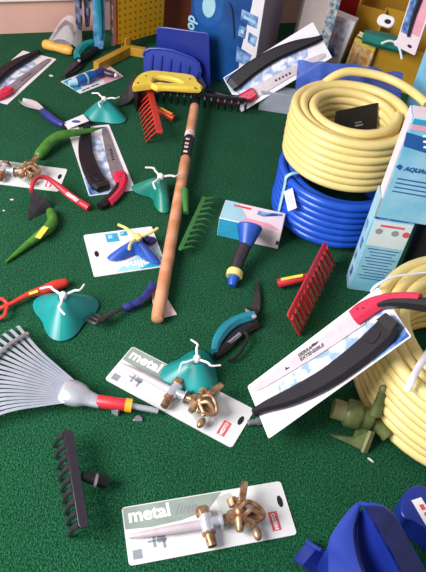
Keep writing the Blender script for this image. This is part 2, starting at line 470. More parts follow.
# ------------------------------------------------------------------ pruning saw packs
def saw_pack(F, label, L=.36, W=.14, letter=False, darkblade=True):
    t = thing('pruning_saw_pack', label, 'saw', F, 'pruning saws packed on white cards with their black sheaths')
    h = .002
    c = MB(F).prism(rrect(0, 0, L, W, .004), 0.0004, h).build('card', M['card'], t)
    MB(F).prism([(.05, .052), (.1, .025), (.3, .006), (L-.003, .003), (L-.003, .095), (.3, .09), (.22, .09), (.14, .094), (.07, .095)], h, h+.0003).build('picture_print', M['photo'], c, smooth=False)
    MB(F).prism([(L-.09, .003), (L-.003, .003), (L-.003, .05), (L-.05, .03)], h+.0003, h+.0006).build('blue_print', M['photodark'], c, smooth=False)
    sh = MB(F).ribbon(spline([(-.003, .066, .008), (.03, .06, .013), (.09, .043, .0195), (.17, .0295, .023), (.25, .029, .0255), (.31, .035, .027), (.335, .04, .027)], 5), h+.0005, h+.02, .35)
    s = sh.build('sheath', M['charcoal'], t)
    MB(F).ribbon([(.33, .040, .027), (.352, .045, .022)], h+.003, h+.024, .3).build('sheath_clip', M['black'], s)
    MB(F).tube(spline([(.285, .041, h+.021), (.292, .027, h+.021), (.308, .029, h+.021), (.318, .037, h+.021)], 4), .0016, 6).build('belt_hook', M['black'], s)
    MB(F).bar(Vector((.02, .061, h+.018)), Vector((.05, .055, h+.0195)), .005, .003).build('slot', M['matteblack'], s)
    bl = MB(F).ribbon(spline([(.016, .12, .006), (.045, .117, .0105), (.12, .112, .0145), (.2, .107, .0175), (.3, .105, .021)], 6), h+.002, h+.004, .2)
    bw = bl.build('saw_blade', M['blade'] if darkblade else M['paleblade'], t)
    tb = MB(F)
    for k in range(42):
        x = .03 + k*.0055
        y = .118-.000045*((x-.02)*1000) - (.004 + .0135*min(1, (x-.02)/.22))
        tb.prism([(x, y+.001), (x+.0045, y+.001), (x+.0022, y-.0028)], h+.002, h+.0038)
    tb.build('teeth', M['inkgrey'], bw, smooth=False)
    hd = MB(F).ribbon(spline([(.286, .107, .0195), (.306, .107, .0215), (.33, .104, .019), (.353, .097, .0155), (.374, .084, .0145), (.398, .063, .0145), (.414, .047, .013)], 5), h+.0005, h+.022, .4)
    hh = hd.build('handle', M['pinkred'], t)
    gp = MB(F).ribbon(spline([(.342, .091, .004), (.364, .081, .009), (.388, .061, .0105), (.407, .041, .013), (.421, .025, .0135), (.428, .016, .009)], 5), h+.0, h+.0235, .4)
    gp.build('rubber_grip', M['black'], hh)
    b = MB(F)
    for x, y in ((.304, .112), (.315, .104)): b.lathe([(.0028, 0), (.0028, .001)], 10, T(x, y, h+.0215))
    b.build('rivet', M['darksteel'], hh)
    if letter:
        Tm = F @ T(.105, .1115, h+.0042) @ RZ(-4)
        text('SIERRA', .0115, F @ T(.14, .1155, h+.0042) @ RZ(-4), M['ink'], bw, bold=.0004)
        text('EXTENSIBLE', .0115, F @ T(.14, .1045, h+.0042) @ RZ(-4), M['ink'], bw, 'lettering', bold=.0004)
        MB(F).prism([(.172, .117), (.18, .1225), (.188, .12), (.196, .1185), (.188, .115), (.18, .1155)], h+.0042, h+.0046).build('emblem', M['ink'], bw, smooth=False)
        MB(F).prism([(.1, .109), (.103, .117), (.106, .112), (.11, .111), (.112, .108)], h+.0042, h+.0046).build('emblem', M['ink'], bw, smooth=False)
    else:
        b = MB(F)
        for k in range(5): b.box((.15+.013*k, .112-.001*k, h+.0043), (.008, .008, .0004))
        b.build('lettering', M['ink'], bw, smooth=False)
    return t
def rect_frame(o, xp, yp): return frame(o, xp, yp=yp)
# on the floor: origin is the corner on the sheath side of the blade tip
def floor_saw(o, xp, lab): return saw_pack(frame(o, xp), lab)
saw_pack(frame(G(67, 129), G(88, 193)), 'pruning saw with black sheath on a white card lying under the green dibber')
saw_pack(frame(G(23, 51), G(23, 51) + (G(8.2, 103) - G(56.4, 58.8))), 'pruning saw with black sheath on a white card lying near the pink wall, far left')
s1 = [Vector(v) for v in ((.1134, .837, .040), (.3515, .945, .296), (.161, .703, .044), (.388, .812, .298))]
saw_pack(frame(s1[2], s1[3], yp=s1[0]), 'big pruning saw on a white card propped against the near coil of yellow hose', letter=True, darkblade=False)
s2 = [Vector(v) for v in ((.2964, 2.14, .211), (.019, 2.0475, .012), (.2099, 2.215, .279), (-.068, 2.118, .08))]
saw_pack(frame(s2[2] , s2[3], yp=s2[0]), 'pruning saw with black sheath on a tilted card against the tall blue carton', L=.36, W=.14, darkblade=False)

# ------------------------------------------------------------------ three-arm sprinklers
def sprinkler_parts(F, t, body_m, arm_m, rad=.09, hgt=.06, spread=(0, 130, 235), lens=(1, 1, 1), arm_rot=0, arm_len=.062, base=.6, wid=38):
    """sled with three drooping wings, hub and three bent arms"""
    n = 72; rows = 10
    grid = []
    for i in range(rows+1):
        f = i/rows; row = []
        for k in range(n+1):
            a = 360*k/n
            rr = base
            for s_, l_ in zip(spread, lens):
                d = abs((a - s_ + 180) % 360 - 180)
                rr += (1.02-base)*l_*math.exp(-(d/wid)**2)
            r = (.012 + f*(rad*rr - .012))
            z = hgt*(1 - f**1.25)*.92 + .004 + .002*(1-f)
            row.append((r*math.cos(R(a)), r*math.sin(R(a)), z))
        grid.append(row)
    b = MB(F).sheet(grid, -.003)
    b.lathe([(.013, hgt*.85), (.012, hgt+.004), (.009, hgt+.007)], 16)
    b.build('sled_base', body_m, t)
    b = MB(F); z = hgt+.006
    b.lathe([(.006, z), (.0095, z+.001), (.0095, z+.012), (.007, z+.016), (.003, z+.0175)], 14)
    b.build('hub', arm_m, t)
    for k in range(3):
        Lm = RZ(arm_rot+120*k)
        MB(F).tube(spline([(.006, 0, z+.007), (arm_len*.5, .002, z+.011), (arm_len*.72, .0, z+.010), (arm_len, .018, z+.006)], 4), [.0033]*8+[.0028]*5, 8, L=Lm).build('spray_arm', arm_m, t)
GS = 'teal three-arm lawn sprinklers'
def sprinkler(px, py, hub_z, ang, lab, bm='teal', arm_rot=0, tilt=0, tilt_axis='X', sc=1.0, group=GS, base_z=0, spread=(0, 130, 235), lens=(1, 1, 1), name='lawn_sprinkler', base=.6, wid=38):
    p = G(px, py, hub_z*sc + base_z); p.z = base_z
    F = Matrix.Translation(p) @ RZ(ang) @ Matrix.Rotation(R(tilt), 4, tilt_axis) @ Matrix.Scale(sc, 4)
    F0 = Matrix.Translation(p)
    t = thing(name, lab, 'sprinkler', F0, group)
    sprinkler_parts(F, t, M[bm], M['white'], spread=spread, lens=lens, arm_rot=arm_rot, base=base, wid=wid)
    return t
sprinkler(63, 295, .075, -82, 'teal lawn sprinkler with white arms between red hand fork and blue cultivator', arm_rot=-5, sc=.93, spread=(0, 122, 240), lens=(1.0, 1, 1))
sprinkler(197, 358, .075, 195, 'teal lawn sprinkler lying on the slanted grey sprinkler card', arm_rot=140, base_z=.004, sc=.85, spread=(0, 110, 250), lens=(1.0, .9, .7))
sprinkler(160.5, 176, .075, 170, 'dark teal lawn sprinkler touching the wooden rake handle', 'tealdark', arm_rot=200, sc=.95, spread=(0, 120, 270), lens=(1, 1, .3), base=.34, wid=26)
sprinkler(104, 98.5, .075, -20, 'teal lawn sprinkler beside the white tag of the blue trowel', arm_rot=35, sc=.84, spread=(0, 150, 235), lens=(1.1, .6, .9))

# the carded blue one
FC = frame(G(94.1, 277.5), G(165, 267))
t = thing('carded_sprinkler', 'blue and yellow lawn sprinkler on a small white and cyan card', 'sprinkler', FC)
c = MB(FC).prism(rrect(0, 0, .193, .164, .006), .0005, .0025).build('card', M['card'], t)
hz = .0025
MB(FC).prism([(.055, .003), (.19, .003), (.19, .085), (.15, .06), (.1, .04)], hz, hz+.0003).build('cyan_print', M['lcyan'], c, smooth=False)
MB(FC).prism([(.12, .003), (.19, .003), (.19, .04), (.16, .025)], hz+.0003, hz+.0006).build('blue_print', M['cyan'], c, smooth=False)
MB(FC).box((.075, .138, hz+.0003), (.034, .034, .0005)).box((.109, .148, hz+.0003), (.02, .018, .0005)).build('square_print', M['cyan'], c, smooth=False)
MB(FC).box((.07, .142, hz+.0006), (.012, .014, .0005)).box((.105, .15, hz+.0006), (.008, .008, .0005)).build('icon_print', M['lcyan'], c, smooth=False)
text('topline', .036, FC @ T(.185, .036, hz+.0008) @ RZ(180), M['inkwhite'], c, bold=.0008)
MB(FC).box((.165, .112, hz+.0003), (.03, .022, .0005)).build('badge_print', M['navyprint'], c, smooth=False)
text('360', .016, FC @ T(.18, .118, hz+.0008) @ RZ(180), M['inkwhite'], c)
MB(FC).prism(oval(.022, .083, .006, .012), hz-.003, hz+.0004).build('hang_hole', M['matteblack'], c)
p = FC.inverted() @ G(137, 238, .05)
Fs = FC @ T(p.x, p.y, .003) @ RZ(0) @ Matrix.Scale(.95, 4)
b = MB(Fs)
grid = []
for i in range(9):
    f = i/8; row = []
    for k in range(61):
        a = 360*k/60; rr = .26
        for s_, l_ in ((195, 1.25), (305, 1.1), (60, .45)):
            d = abs((a-s_+180) % 360-180); rr += .8*l_*math.exp(-(d/20)**2)
        r = .01+f*(.085*rr*.85-.01); row.append((r*math.cos(R(a)), r*math.sin(R(a)), .036*(1-f**1.3)+.005))
    grid.append(row)
b.sheet(grid, -.003).lathe([(.014, .03), (.013, .044), (.01, .047)], 16)
b.build('sled_base', M['nozzle'], t)
MB(Fs).lathe([(.012, .046), (.013, .048), (.013, .056), (.006, .06)], 14).build('hub', M['ring'], t)
for k, (a, l) in enumerate(((118, .068), (5, .065), (225, .06))):
    MB(Fs).tube(spline([(.008, 0, .053), (l*.6, .002, .057), (l, .012, .06)], 4), .0042, 8, L=RZ(a)).build('spray_arm', M['ring'], t)
MB(Fs).ball((.045, .018, .014), (.018, .013, .012)).ball((.035, .034, .012), (.012, .01, .01)).build('hose_inlet', M['navy'], t)

# ------------------------------------------------------------------ dibbers
def dibber(pts, rs, lab, tag=None):
    P = [G(x, y, z) for x, y, z in pts]
    t = thing('dibber', lab, 'dibber', Vector((P[1].x, P[1].y, 0)), 'green garden dibbers')
    S = spline([tuple(p)+(r,) for p, r in zip(P, rs)], 6)
    MB().tube([s[:3] for s in S], [s[3] for s in S], 16).build('body', M['green'], t)
    e = P[-1]; MB().ball(e, rs[-1]*.98).build('end_knob', M['green'], t)
    if tag:
        a, b2 = Vector(tag[0]), Vector(tag[1])
        q = MB()
        q.bar(a, b2, .016, .0015); q.build('price_sticker', M['yellowtag'], t)
    return t
dibber([(5.5, 262.5, .006), (22, 249, .010), (40, 235, .013), (49.5, 227.5, .015), (52.5, 219.5, .015), (50.5, 212, .014)], [.003, .0085, .013, .016, .0145, .013],
       'green dibber with a yellow sticker lying alone below the red hoe', (G(37.5, 238, .0295), G(46, 227, .0335)))
dibber([(103, 127.3, .03), (85, 131.5, .033), (67, 134, .035), (55, 138.5, .032), (46, 147, .024), (39.5, 154.5, .018)], [.002, .009, .0135, .017, .0175, .0165],
       'green dibber resting across the top of a pruning saw card')

# ------------------------------------------------------------------ red hoe with bent neck
p0 = G(88, 187, .012)
t = thing('hand_hoe', 'red hand hoe with a bent neck and dark triangular blade', 'hoe', Vector((p0.x, p0.y, 0)))
q = [(89, 188, .013), (70, 175.5, .03), (59, 166.5, .05), (45.5, 157.8, .07), (36, 160.5, .075), (31.5, 170, .07)]
q = [(89, 208, .012), (70, 195.5, .022), (58.5, 186, .034), (48, 178.5, .05), (40, 177, .058), (34, 181.5, .06), (31, 191.5, .055)]
S = spline([tuple(G(*k)) + (r,) for k, r in zip(q, (.0105, .0105, .0085, .0065, .006, .006, .006))], 6)
MB().tube([s[:3] for s in S[:14]], [s[3] for s in S[:14]], 12).build('handle', M['red'], t)
MB().tube([s[:3] for s in S[12:]], [s[3]*.97 for s in S[12:]], 10).build('neck', M['red'], t)
MB().bar(G(78, 201, .027), G(66.5, 193, .035), .012, .002).build('label_sticker', M['tagprint'], t)
a, b2, c2 = G(32, 190, .055), G(27.5, 220, .002), G(52, 209, .002)
n = (b2-a).cross(c2-a).normalized()*.0015
e2 = G(46, 199, .03)
b = MB(); b.add([a-n, b2-n, c2-n, e2-n, a+n, b2+n, c2+n, e2+n], [(0, 1, 2, 3), (7, 6, 5, 4), (0, 4, 5, 1), (1, 5, 6, 2), (2, 6, 7, 3), (3, 7, 4, 0)])
b.build('hoe_blade', M['darksteel'], t, smooth=False)

# ------------------------------------------------------------------ red hand fork at the left edge
p0 = G(63, 284)
t = thing('hand_fork', 'red three-tined hand fork at the left edge above the leaf rake', 'hand fork', Vector((p0.x, p0.y, 0)))
H = [G(64, 283, .016), G(55, 286, .016), G(43, 290.5, .016), (G(30, 294, .018)), G(17, 300.5, .018), G(8, 305, .016)]
S = spline([tuple(p)+(r,) for p, r in zip(H, (.012, .0145, .0125, .008, .0058, .0052))], 5)
MB().tube([s[:3] for s in S], [s[3] for s in S], 12).build('handle', M['orangered'], t)
MB().ball(H[0], .0118).build('end_cap', M['orangered'], t)
MB().bar(G(38, 291, .028), G(29, 294, .0265), .008, .0016).build('yellow_sticker', M['yellowtag'], t)
for k, (dx, dy) in enumerate(((-2, -9), (0, 0), (2.5, 8.5))):
    pts = [G(8, 305, .016), G(5+dx*.3, 306+dy*.6, .018), G(1+dx, 308+dy, .016), G(-14+dx, 314+dy, .008), G(-24+dx, 319+dy, .004)]
    MB().tube(spline([tuple(p) for p in pts], 5), .0046, 8).build('tine', M['orangered'], t)

# ------------------------------------------------------------------ blue handled cultivator
p0 = G(124, 309)
t = thing('hand_cultivator', 'three-pronged hand cultivator with navy handle and a paper tag', 'cultivator', Vector((p0.x, p0.y, 0)))
S = spline([tuple(G(*k)) for k in ((123, 308, .016), (132, 305, .017), (142, 300, .018), (149, 291.5, .02), (153, 285, .022))], 5)
MB().tube(S, [.0085, .0095, .0105, .0115, .012]*4+[.012], 12).build('handle', M['navy'], t)
MB().tube(spline([tuple(G(*k)) for k in ((125, 308, .016), (115, 312, .022), (104, 318, .028), (98, 321, .03))], 4), [.0055]*5+[.0065]*4+[.008]*4, 10, flat=.7).build('neck', M['darksteel'], t)
for k, (tx, ty, bx, by) in enumerate(((82, 318.5, 96, 324), (86, 315.5, 99, 321), (90.5, 312.8, 101.5, 318))):
    MB().tube(spline([tuple(G(98.5, 320.5, .03)), tuple(G(bx, by, .03)), tuple(G((bx+tx)/2, (by+ty)/2-.5, .024)), tuple(G(tx, ty, .003))], 4), [.0045]*9+[.004, .0035, .003, .002], 8).build('prong', M['darksteel'], t)
g = []
for i in range(7):
    f = i/6; r_ = []
    for j in range(5):
        s_ = j/4
        l_ = Vector((150, 286.5)).lerp(Vector((155.5, 319.5)), f); rr = Vector((160.5, 287)).lerp(Vector((177, 314.5)), f)
        pp = l_.lerp(rr, s_); r_.append(G(pp.x, pp.y, .0035 + .0035*math.sin(f*3)))
    g.append(r_)
MB().sheet(g, .0006).build('paper_tag', M['tagprint'], t)

# ------------------------------------------------------------------ steel leaf rake
p0 = G(80, 397)
t = thing('leaf_rake', 'silver fan leaf rake with a red socket, its tines spread to the left edge', 'rake', Vector((p0.x, p0.y, 0)))
ap = G(70, 392, .030)
n = 18
ends = []
def fan(f, rad):      # f 0 top .. 1 bottom
    pa, pb = G(17, 329, .004), G(-6, 424, .004)
    ca, cb = math.atan2(pa.y-ap.y, pa.x-ap.x), math.atan2(pb.y-ap.y, pb.x-ap.x)
    if cb < ca: cb += 2*PI
    a = ca+(cb-ca)*f
    return a
Rf = (G(17, 329, .004)-ap).length
for k in range(n):
    f = k/(n-1); a = fan(f, 0); d = Vector((math.cos(a), math.sin(a), 0)); pr = Vector((-d.y, d.x, 0))
    st = ap + pr*(.5-f)*-.05 + d*.004
    pts = [st, st.lerp(ap+d*Rf*.5, .5)+Vector((0, 0, .003)), ap+d*Rf*.55+Vector((0, 0, .004)), ap+d*Rf*.9+Vector((0, 0, -.006)), ap+d*Rf*.975+Vector((0, 0, -.011)), ap+d*Rf*1.0+Vector((0, 0, -.026))]
    S = spline([tuple(p) for p in pts], 4)
    b = MB()
    vs, fs = [], []
    w = .0038
    for i, p in enumerate(S):
        p = Vector(p); th = .0008
        ww = w*(.4+.6*min(1, i/8))
        for sx, sz in ((-1, -1), (1, -1), (1, 1), (-1, 1)): vs.append(p+pr*ww*sx+Vector((0, 0, th*sz)))
    for i in range(len(S)-1):
        for q_ in range(4): fs.append((i*4+q_, i*4+(q_+1) % 4, i*4+4+(q_+1) % 4, i*4+4+q_))
    fs += [(3, 2, 1, 0), tuple(len(S)*4-4+q_ for q_ in range(4))]
    b.add(vs, fs); b.build('tine', M['tine'], t, smooth=False)
S = []
for k in range(25):
    a = fan(-.02+1.04*k/24, 0); S.append(ap+Vector((math.cos(a), math.sin(a), 0))*Rf*.78+Vector((0, 0, .007)))
MB().tube(S, .0055, 8, flat=.7).build('cross_band', M['blade'], t)
fdir = (G(98, 400, .03)-ap).normalized()
Ff = frame(ap, G(96, 401, .026))
MB(Ff).tube(spline([(-.018, 0, 0, .02), (-.012, 0, 0, .027), (.004, 0, 0, .031), (.024, 0, 0, .028), (.042, 0, 0, .019), (.07, 0, 0, .0145)], 5), [q_[3] for q_ in spline([(-.018, 0, 0, .02), (-.012, 0, 0, .027), (.004, 0, 0, .031), (.024, 0, 0, .028), (.042, 0, 0, .019), (.07, 0, 0, .0145)], 5)], 20, flat=.62).build('ferrule', M['steel'], t)
sa, sb = G(97, 401, .026), G(130, 405.5, .024)
MB().tube([sa, sa.lerp(sb, .05), sa.lerp(sb, .8), sb], [.0125, .0145, .0135, .0135], 16).build('socket', M['red'], t)
MB().tube([sa.lerp(sb, .86), sa.lerp(sb, 1.06)], .0152, 16).build('collar', M['orangering'], t)
MB().tube([sb, G(150, 409.5, .02), G(158, 411.5, .018)], [.0065, .0065, .0055], 12).build('rod', M['steel'], t)
MB().box((0, 0, 0), (.016, .007, .022), T(*G(115.5, 411, .01)) @ RZ(-20)).build('locking_tab', M['steel'], t)

# ------------------------------------------------------------------ rake heads
def rake_head(name, lab, top, bot, bz, nt, tooth, m, barw, tilt, tipw, socket=None, sm=None, tooth_r=.0045, curve=.35, sharp=True, bz2=None, cat='rake head', sticker=None, tab=False, bar_t=.005, taper=.6):
    """bar from top to bottom pixel at height bz, teeth run by the pixel offset `tooth` down to the floor"""
    A = G(*top, bz); B = G(*bot, bz if bz2 is None else bz2)
    t = thing(name, lab, cat, Vector((A.x, A.y, 0)))
    ax = (B-A).normalized()
    wv = Vector(tilt) - ax*Vector(tilt).dot(ax); wv.normalize(); nn = ax.cross(wv)
    L_ = (B-A).length; o = []
    Fm = Matrix(((ax.x, wv.x, nn.x, A.x), (ax.y, wv.y, nn.y, A.y), (ax.z, wv.z, nn.z, A.z), (0, 0, 0, 1)))
    MB(Fm).prism([(0, -barw*.35), (.006, -barw*.5), (L_-.006, -barw*.5), (L_, -barw*.3), (L_, barw*.3), (L_-.006, barw*.5), (.006, barw*.5), (0, barw*.35)], -bar_t/2, bar_t/2).build('bar', m, t, bevel=.001)
    for k in range(nt):
        f = (k+.35)/(nt-.3)
        p = A.lerp(B, f) + wv*(-barw*.3)
        px = Vector(top).lerp(Vector(bot), f)
        e = G(px.x+tooth[0], px.y+tooth[1], .004)
        md = p.lerp(e, .5) + Vector((0, 0, curve*.03)) + (e-p)*.08
        S = spline([tuple(p), tuple(md), tuple(e)], 5)
        rr = [tooth_r*(1-taper*i/(len(S)-1)) for i in range(len(S))]
        MB().tube(S, rr, 8, flat=tipw).build('tooth', m, t)
    if socket:
        s0, s1_, r0, r1 = socket
        MB().tube([G(*s0), G(*s0).lerp(G(*s1_), .4), G(*s1_)], [r0, (r0+r1)/2*1.05, r1], 14).build('socket', sm or m, t)
    if sticker:
        MB().bar(G(*sticker[0]), G(*sticker[1]), sticker[2], .002).build('label_sticker', M[sticker[3]], t)
    return t
rk = rake_head('rake_head', 'black nine-toothed rake head without handle, lying alone at bottom left', (68, 430.5), (84, 528), .055, 9, (-15, 12), M['purpleblack'], .019, (1, .2, -.25), .8,
          ((82, 476, .045), (106, 482, .02), .0085, .013), M['black'], .0088)
MB().tube([G(94.5, 480.5, .036), G(97, 481, .035)], .0138, 14).build('steel_ring', M['blade'], rk)
rk = rake_head('rake_head', 'red rake head with an orange-red socket left of the wooden rake handle', (148, 82.5), (160, 133), .06, 13, (-13, 10.5), M['orangered'], .022, (1, .2, -.3), .45,
          ((154, 107, .035), (173.5, 118.5, .016), .009, .0125), M['orangered'], .009, taper=.35, curve=.1, sticker=((160.5, 108, .042), (172, 114, .034), .009, 'orangering'))
rk = rake_head('rake_head', 'red rake head standing on its teeth in front of the blue hose coil', (325.5, 243.5), (288.5, 317), .085, 13, (9.5, 18.5), M['red'], .014, (-.7, -.3, .6), .45,
          ((310, 276, .05), (278, 283.5, .018), .0085, .0125), M['red'], .0122, taper=.25, curve=.0, sticker=((303, 275.3, .058), (281, 279.5, .033), .009, 'yellowtag'))
rk = rake_head('rake_head', 'green rake head with slim curved teeth between the wooden handle and white nozzle box', (204.5, 197), (180, 250), .035, 10, (18, 2), M['comb'], .012, (-1, .1, .3), .8,
          ((184.5, 190, .045), (186, 213, .03), .0115, .008), M['comb'], .0042)

# ------------------------------------------------------------------ long wooden rake
A, B = G(157, 321, .018), G(194.8, 106, .045)
t = thing('garden_rake', 'long garden rake with a wooden handle and black steel head', 'rake', Vector((A.x, A.y, 0)))
MB().tube([A, A.lerp(B, .004), A.lerp(B, .02), A.lerp(B, 1)], [.008, .0145, .0165, .0155], 16).build('handle', M['wood'], t)
MB().tube([A.lerp(B, .685), A.lerp(B, .80)], .0164, 16).build('black_label', M['black'], t)
MB().tube([A.lerp(B, .80), A.lerp(B, .83)], .0163, 16).build('paper_label', M['tagprint'], t)
b = MB()
for f in (.70, .725, .745, .77):
    pp = A.lerp(B, f); b.box((0, 0, 0), (.012, .009, .001), T(pp.x-.003, pp.y, pp.z+.0166))
b.build('label_print', M['tagprint'], t)
MB().tube([A.lerp(B, .995), A.lerp(B, 1.09)], [.0172, .012], 16).build('ferrule', M['black'], t)
hA, hB = G(150, 88.5, .06), G(247, 101, .06)
MB().bar(hA, hB, .012, .016).build('head_bar', M['black'], t, bevel=.002)
for k in range(15):
    p = hA.lerp(hB, (k+.2)/14.4); f = Vector((150, 88.5)).lerp(Vector((247, 101)), (k+.2)/14.4)
    e = G(f.x-.5, f.y+12, .012)
    MB().tube(spline([tuple(p), tuple(p.lerp(e, .4)+Vector((0, -.012, .006))), tuple(e)], 4), [.005]*5+[.0045, .004, .0032, .0022], 8).build('tooth', M['black'], t)

# ------------------------------------------------------------------ pruners
t = thing('pruning_shears', 'teal and black pruning shears open above the slanted sprinkler card', 'pruner', G(236, 330))
def rb(pts, z0, z1, ch=.4):
    return MB().ribbon(spline([tuple(G(x, y, z0))[:2]+(w,) for x, y, w in pts], 5), z0, z1, ch)
rb([(214, 355, .008), (216.5, 345, .0115), (224, 333, .014), (235, 324.5, .0145), (246, 320.5, .0145), (253.5, 319, .0125)], .006, .03).build('handle', M['tealblue'], t, label='teal handle')
rb([(215, 359, .007), (224, 350, .013), (234, 339, .015), (245, 331, .015), (256, 326, .013)], .001, .02).build('handle', M['black'], t, label='black handle')
S = spline([tuple(G(*k)) for k in ((244, 332, .02), (247.5, 337, .02), (243, 348, .016), (236, 357, .014), (228, 361, .012))], 5)
MB().tube(S, .0042, 8).build('hand_guard', M['black'], t)
rb([(251, 318, .016), (255.5, 309, .012), (257, 296, .0085), (256.5, 281, .002)], .008, .013, .3).build('cutting_blade', M['darksteel'], t)
rb([(245, 313, .006), (250, 315, .014), (257, 318, .014)], .004, .024, .4).build('hook_jaw', M['black'], t)
MB().lathe([(.006, 0), (.006, .004), (.004, .005)], 14, T(*G(254, 317, .03))).build('pivot_bolt', M['steel'], t)
S = []
for k in range(40):
    f = k/39; c0 = G(229, 343, .02).lerp(G(240, 334, .02), f); S.append(c0+Vector((.005*math.cos(k*1.2), 0, .005*math.sin(k*1.2))))
MB().tube(S, .0011, 6).build('spring', M['steel'], t)

t = thing('pruning_shears', 'teal and black pruning shears near the foot of the yellow pegboard stand', 'pruner', G(78, 58))
rb([(93, 47, .009), (86, 49, .015), (80, 54, .017), (77, 60, .012)], .02, .05).build('handle', M['teal'], t, label='teal handle')
rb([(98, 50, .009), (92, 55, .014), (85, 60, .014), (78, 64, .012)], .008, .032).build('handle', M['black'], t, label='black handle')
rb([(79, 61, .014), (74, 66, .012), (67, 73, .008), (61, 79, .002)], .012, .018, .3).build('cutting_blade', M['darksteel'], t)
rb([(81, 65, .012), (78, 69, .011), (72, 74, .007), (66, 77, .003)], .004, .012, .4).build('hook_jaw', M['black'], t)
MB().lathe([(.006, 0), (.006, .004), (.004, .005)], 14, T(*G(79, 61, .034))).build('pivot_bolt', M['steel'], t)

# ------------------------------------------------------------------ orange handled tool in clear wrap
Fo = frame(G(44, 49.5, 0), G(73, 56.5, 0))
lo = (G(73, 56.5)-G(44, 49.5)).length
t = thing('wrapped_hand_tool', 'small hand tool with amber wooden handle in clear plastic, by the pink wall', 'hand tool', Fo)
MB(Fo).tube(spline([(0, 0, .022), (.03, 0, .023), (.06, 0, .021), (.1, 0, .022), (lo, 0, .02)], 4), [.014, .017, .0185, .0185, .019, .0185, .017, .016, .016, .0165, .018, .0185, .0185, .017, .016, .014, .012], 16).build('handle', M['amber'], t)
MB(Fo).prism([(.03, .0), (.11, .0), (.1, .06), (.075, .1), (.045, .11), (.03, .07)], .012, .015, T(0, .015, .02) @ RX(28)).build('blade', M['blade'], t)
g = []
for i in range(7):
    v = i/6; row = []
    for j in range(9):
        u = j/8
        row.append((.0+u*(.155-.07*v)+.01*v, .012+.125*v, .012+.04*math.sin(PI*u)*(1-.3*v)+.05*v))
    g.append(row)
MB(Fo).sheet(g, .0008).build('clear_wrap', M['clear'], t)

# ------------------------------------------------------------------ trowel with tag
t = thing('hand_trowel', 'hand trowel with shiny blade, navy handle and a white tag', 'trowel', G(50, 117))
S = spline([tuple(G(*k)) for k in ((41.5, 110.5, .02), (49, 116.5, .02), (56, 121.5, .02), (63.5, 125.5, .02))], 5)
MB().tube(S, [.008, .0105, .0125, .0135, .014, .0145, .0145, .014, .0135, .013, .0125, .012, .012, .012, .0115, .01], 12).build('handle', M['navy'], t)
pa, pb = G(21.5, 101.5, .006), G(42, 111, .02)
Ft = frame(pa, pb); lt = (pb-pa).length
g = []
for i in range(9):
    f = i/8; w = .022*math.sin(min(1, f*1.15+.12)*PI*.78)**.8*(1 if f < .8 else 1-(f-.8)*2.6)
    g.append([(f*lt, w*s_, .010*(s_*s_)-.001) for s_ in (-1, -.6, -.2, .2, .6, 1)])
MB(Ft).sheet(g, .0014).build('blade', M['steel'], t)
def quad_sheet(pts, z, th=.0008, zs=None):
    P = [G(x, y, z if zs is None else zs[i]) for i, (x, y) in enumerate(pts)]
    g = [[P[0].lerp(P[3], j/4).lerp(P[1].lerp(P[2], j/4), i/4)+Vector((0, 0, .002*math.sin(i*.8)*math.sin(j*.8))) for j in range(5)] for i in range(5)]
    return MB().sheet(g, th)
tg = quad_sheet([(63, 123), (83, 114.5), (89, 121), (68, 129)], .022).build('paper_tag', M['card'], t)
quad_sheet([(67.5, 130), (78, 126), (80, 131), (70, 136)], .012).build('paper_tag', M['card'], t)
c0 = G(76, 121.5, .0245)
MB().prism(oval(0, 0, .014, .008), 0, .0004, T(*c0) @ RZ(15)).build('logo_print', M['navyprint'], tg)

# ------------------------------------------------------------------ carded blue hose nozzle
k4 = [G(80.5, 94), G(123.5, 77), G(107, 64.5), G(61, 82)]
Fn = frame(k4[0], k4[1]); ln_, wn = (k4[1]-k4[0]).length, .155
t = thing('carded_hose_fitting', 'blue hose fitting on a white and pink card near the pegboard foot', 'hose fitting', Fn)
c = MB(Fn).prism([tuple((Fn.inverted() @ p)[:2]) for p in k4], .0005, .0025).build('card', M['card'], t)
iv = Fn.inverted()
def lp(px, py, z=0): return iv @ G(px, py, z)
MB(Fn).prism([tuple(lp(*q)[:2]) for q in ((105, 84), (122, 77), (110, 69), (101, 77))], .0025, .0029).build('pink_print', M['pink'], c, smooth=False)
MB(Fn).prism([tuple(lp(*q)[:2]) for q in ((63, 82.5), (71, 79), (82, 89), (76, 91.5))], .0025, .0029).build('cyan_print', M['cyan'], c, smooth=False)
b = MB(Fn)
for q in ((84, 90), (88, 88.2), (93, 86), (97, 84.5)): b.box(tuple(lp(*q, .003)), (.016, .006, .0004))
b.build('small_print', M['ink'], c, smooth=False)
def nz(px, py): return lp(px, py, .022)
MB(Fn).tube([nz(77, 81.5), nz(81, 80), nz(84, 79), nz(91, 76), nz(95, 74.5)], [.015, .019, .019, .018, .015], 16).build('body', M['navyprint'], t)
MB(Fn).tube([nz(95, 74.5), nz(100, 72.5), nz(103, 71.5)], [.013, .016, .016], 16).build('connector', M['navy'], t)
MB(Fn).tube([nz(103, 71.5), nz(110, 74), nz(115, 75)], [.012, .012, .008], 14).build('tail', M['purpleblack'], t)
MB(Fn).tube([nz(84.5, 78.8), nz(85.8, 78.3)], .0205, 18).build('pale_ring', M['lcyan'], t)
MB(Fn).tube([nz(69, 83.5), nz(76.5, 81.8)], [.010, .014], 12).build('front_nozzle', M['lcyan'], t)
MB(Fn).ball(nz(115.5, 75.2), .008).build('end_plug', M['palepink'], t)

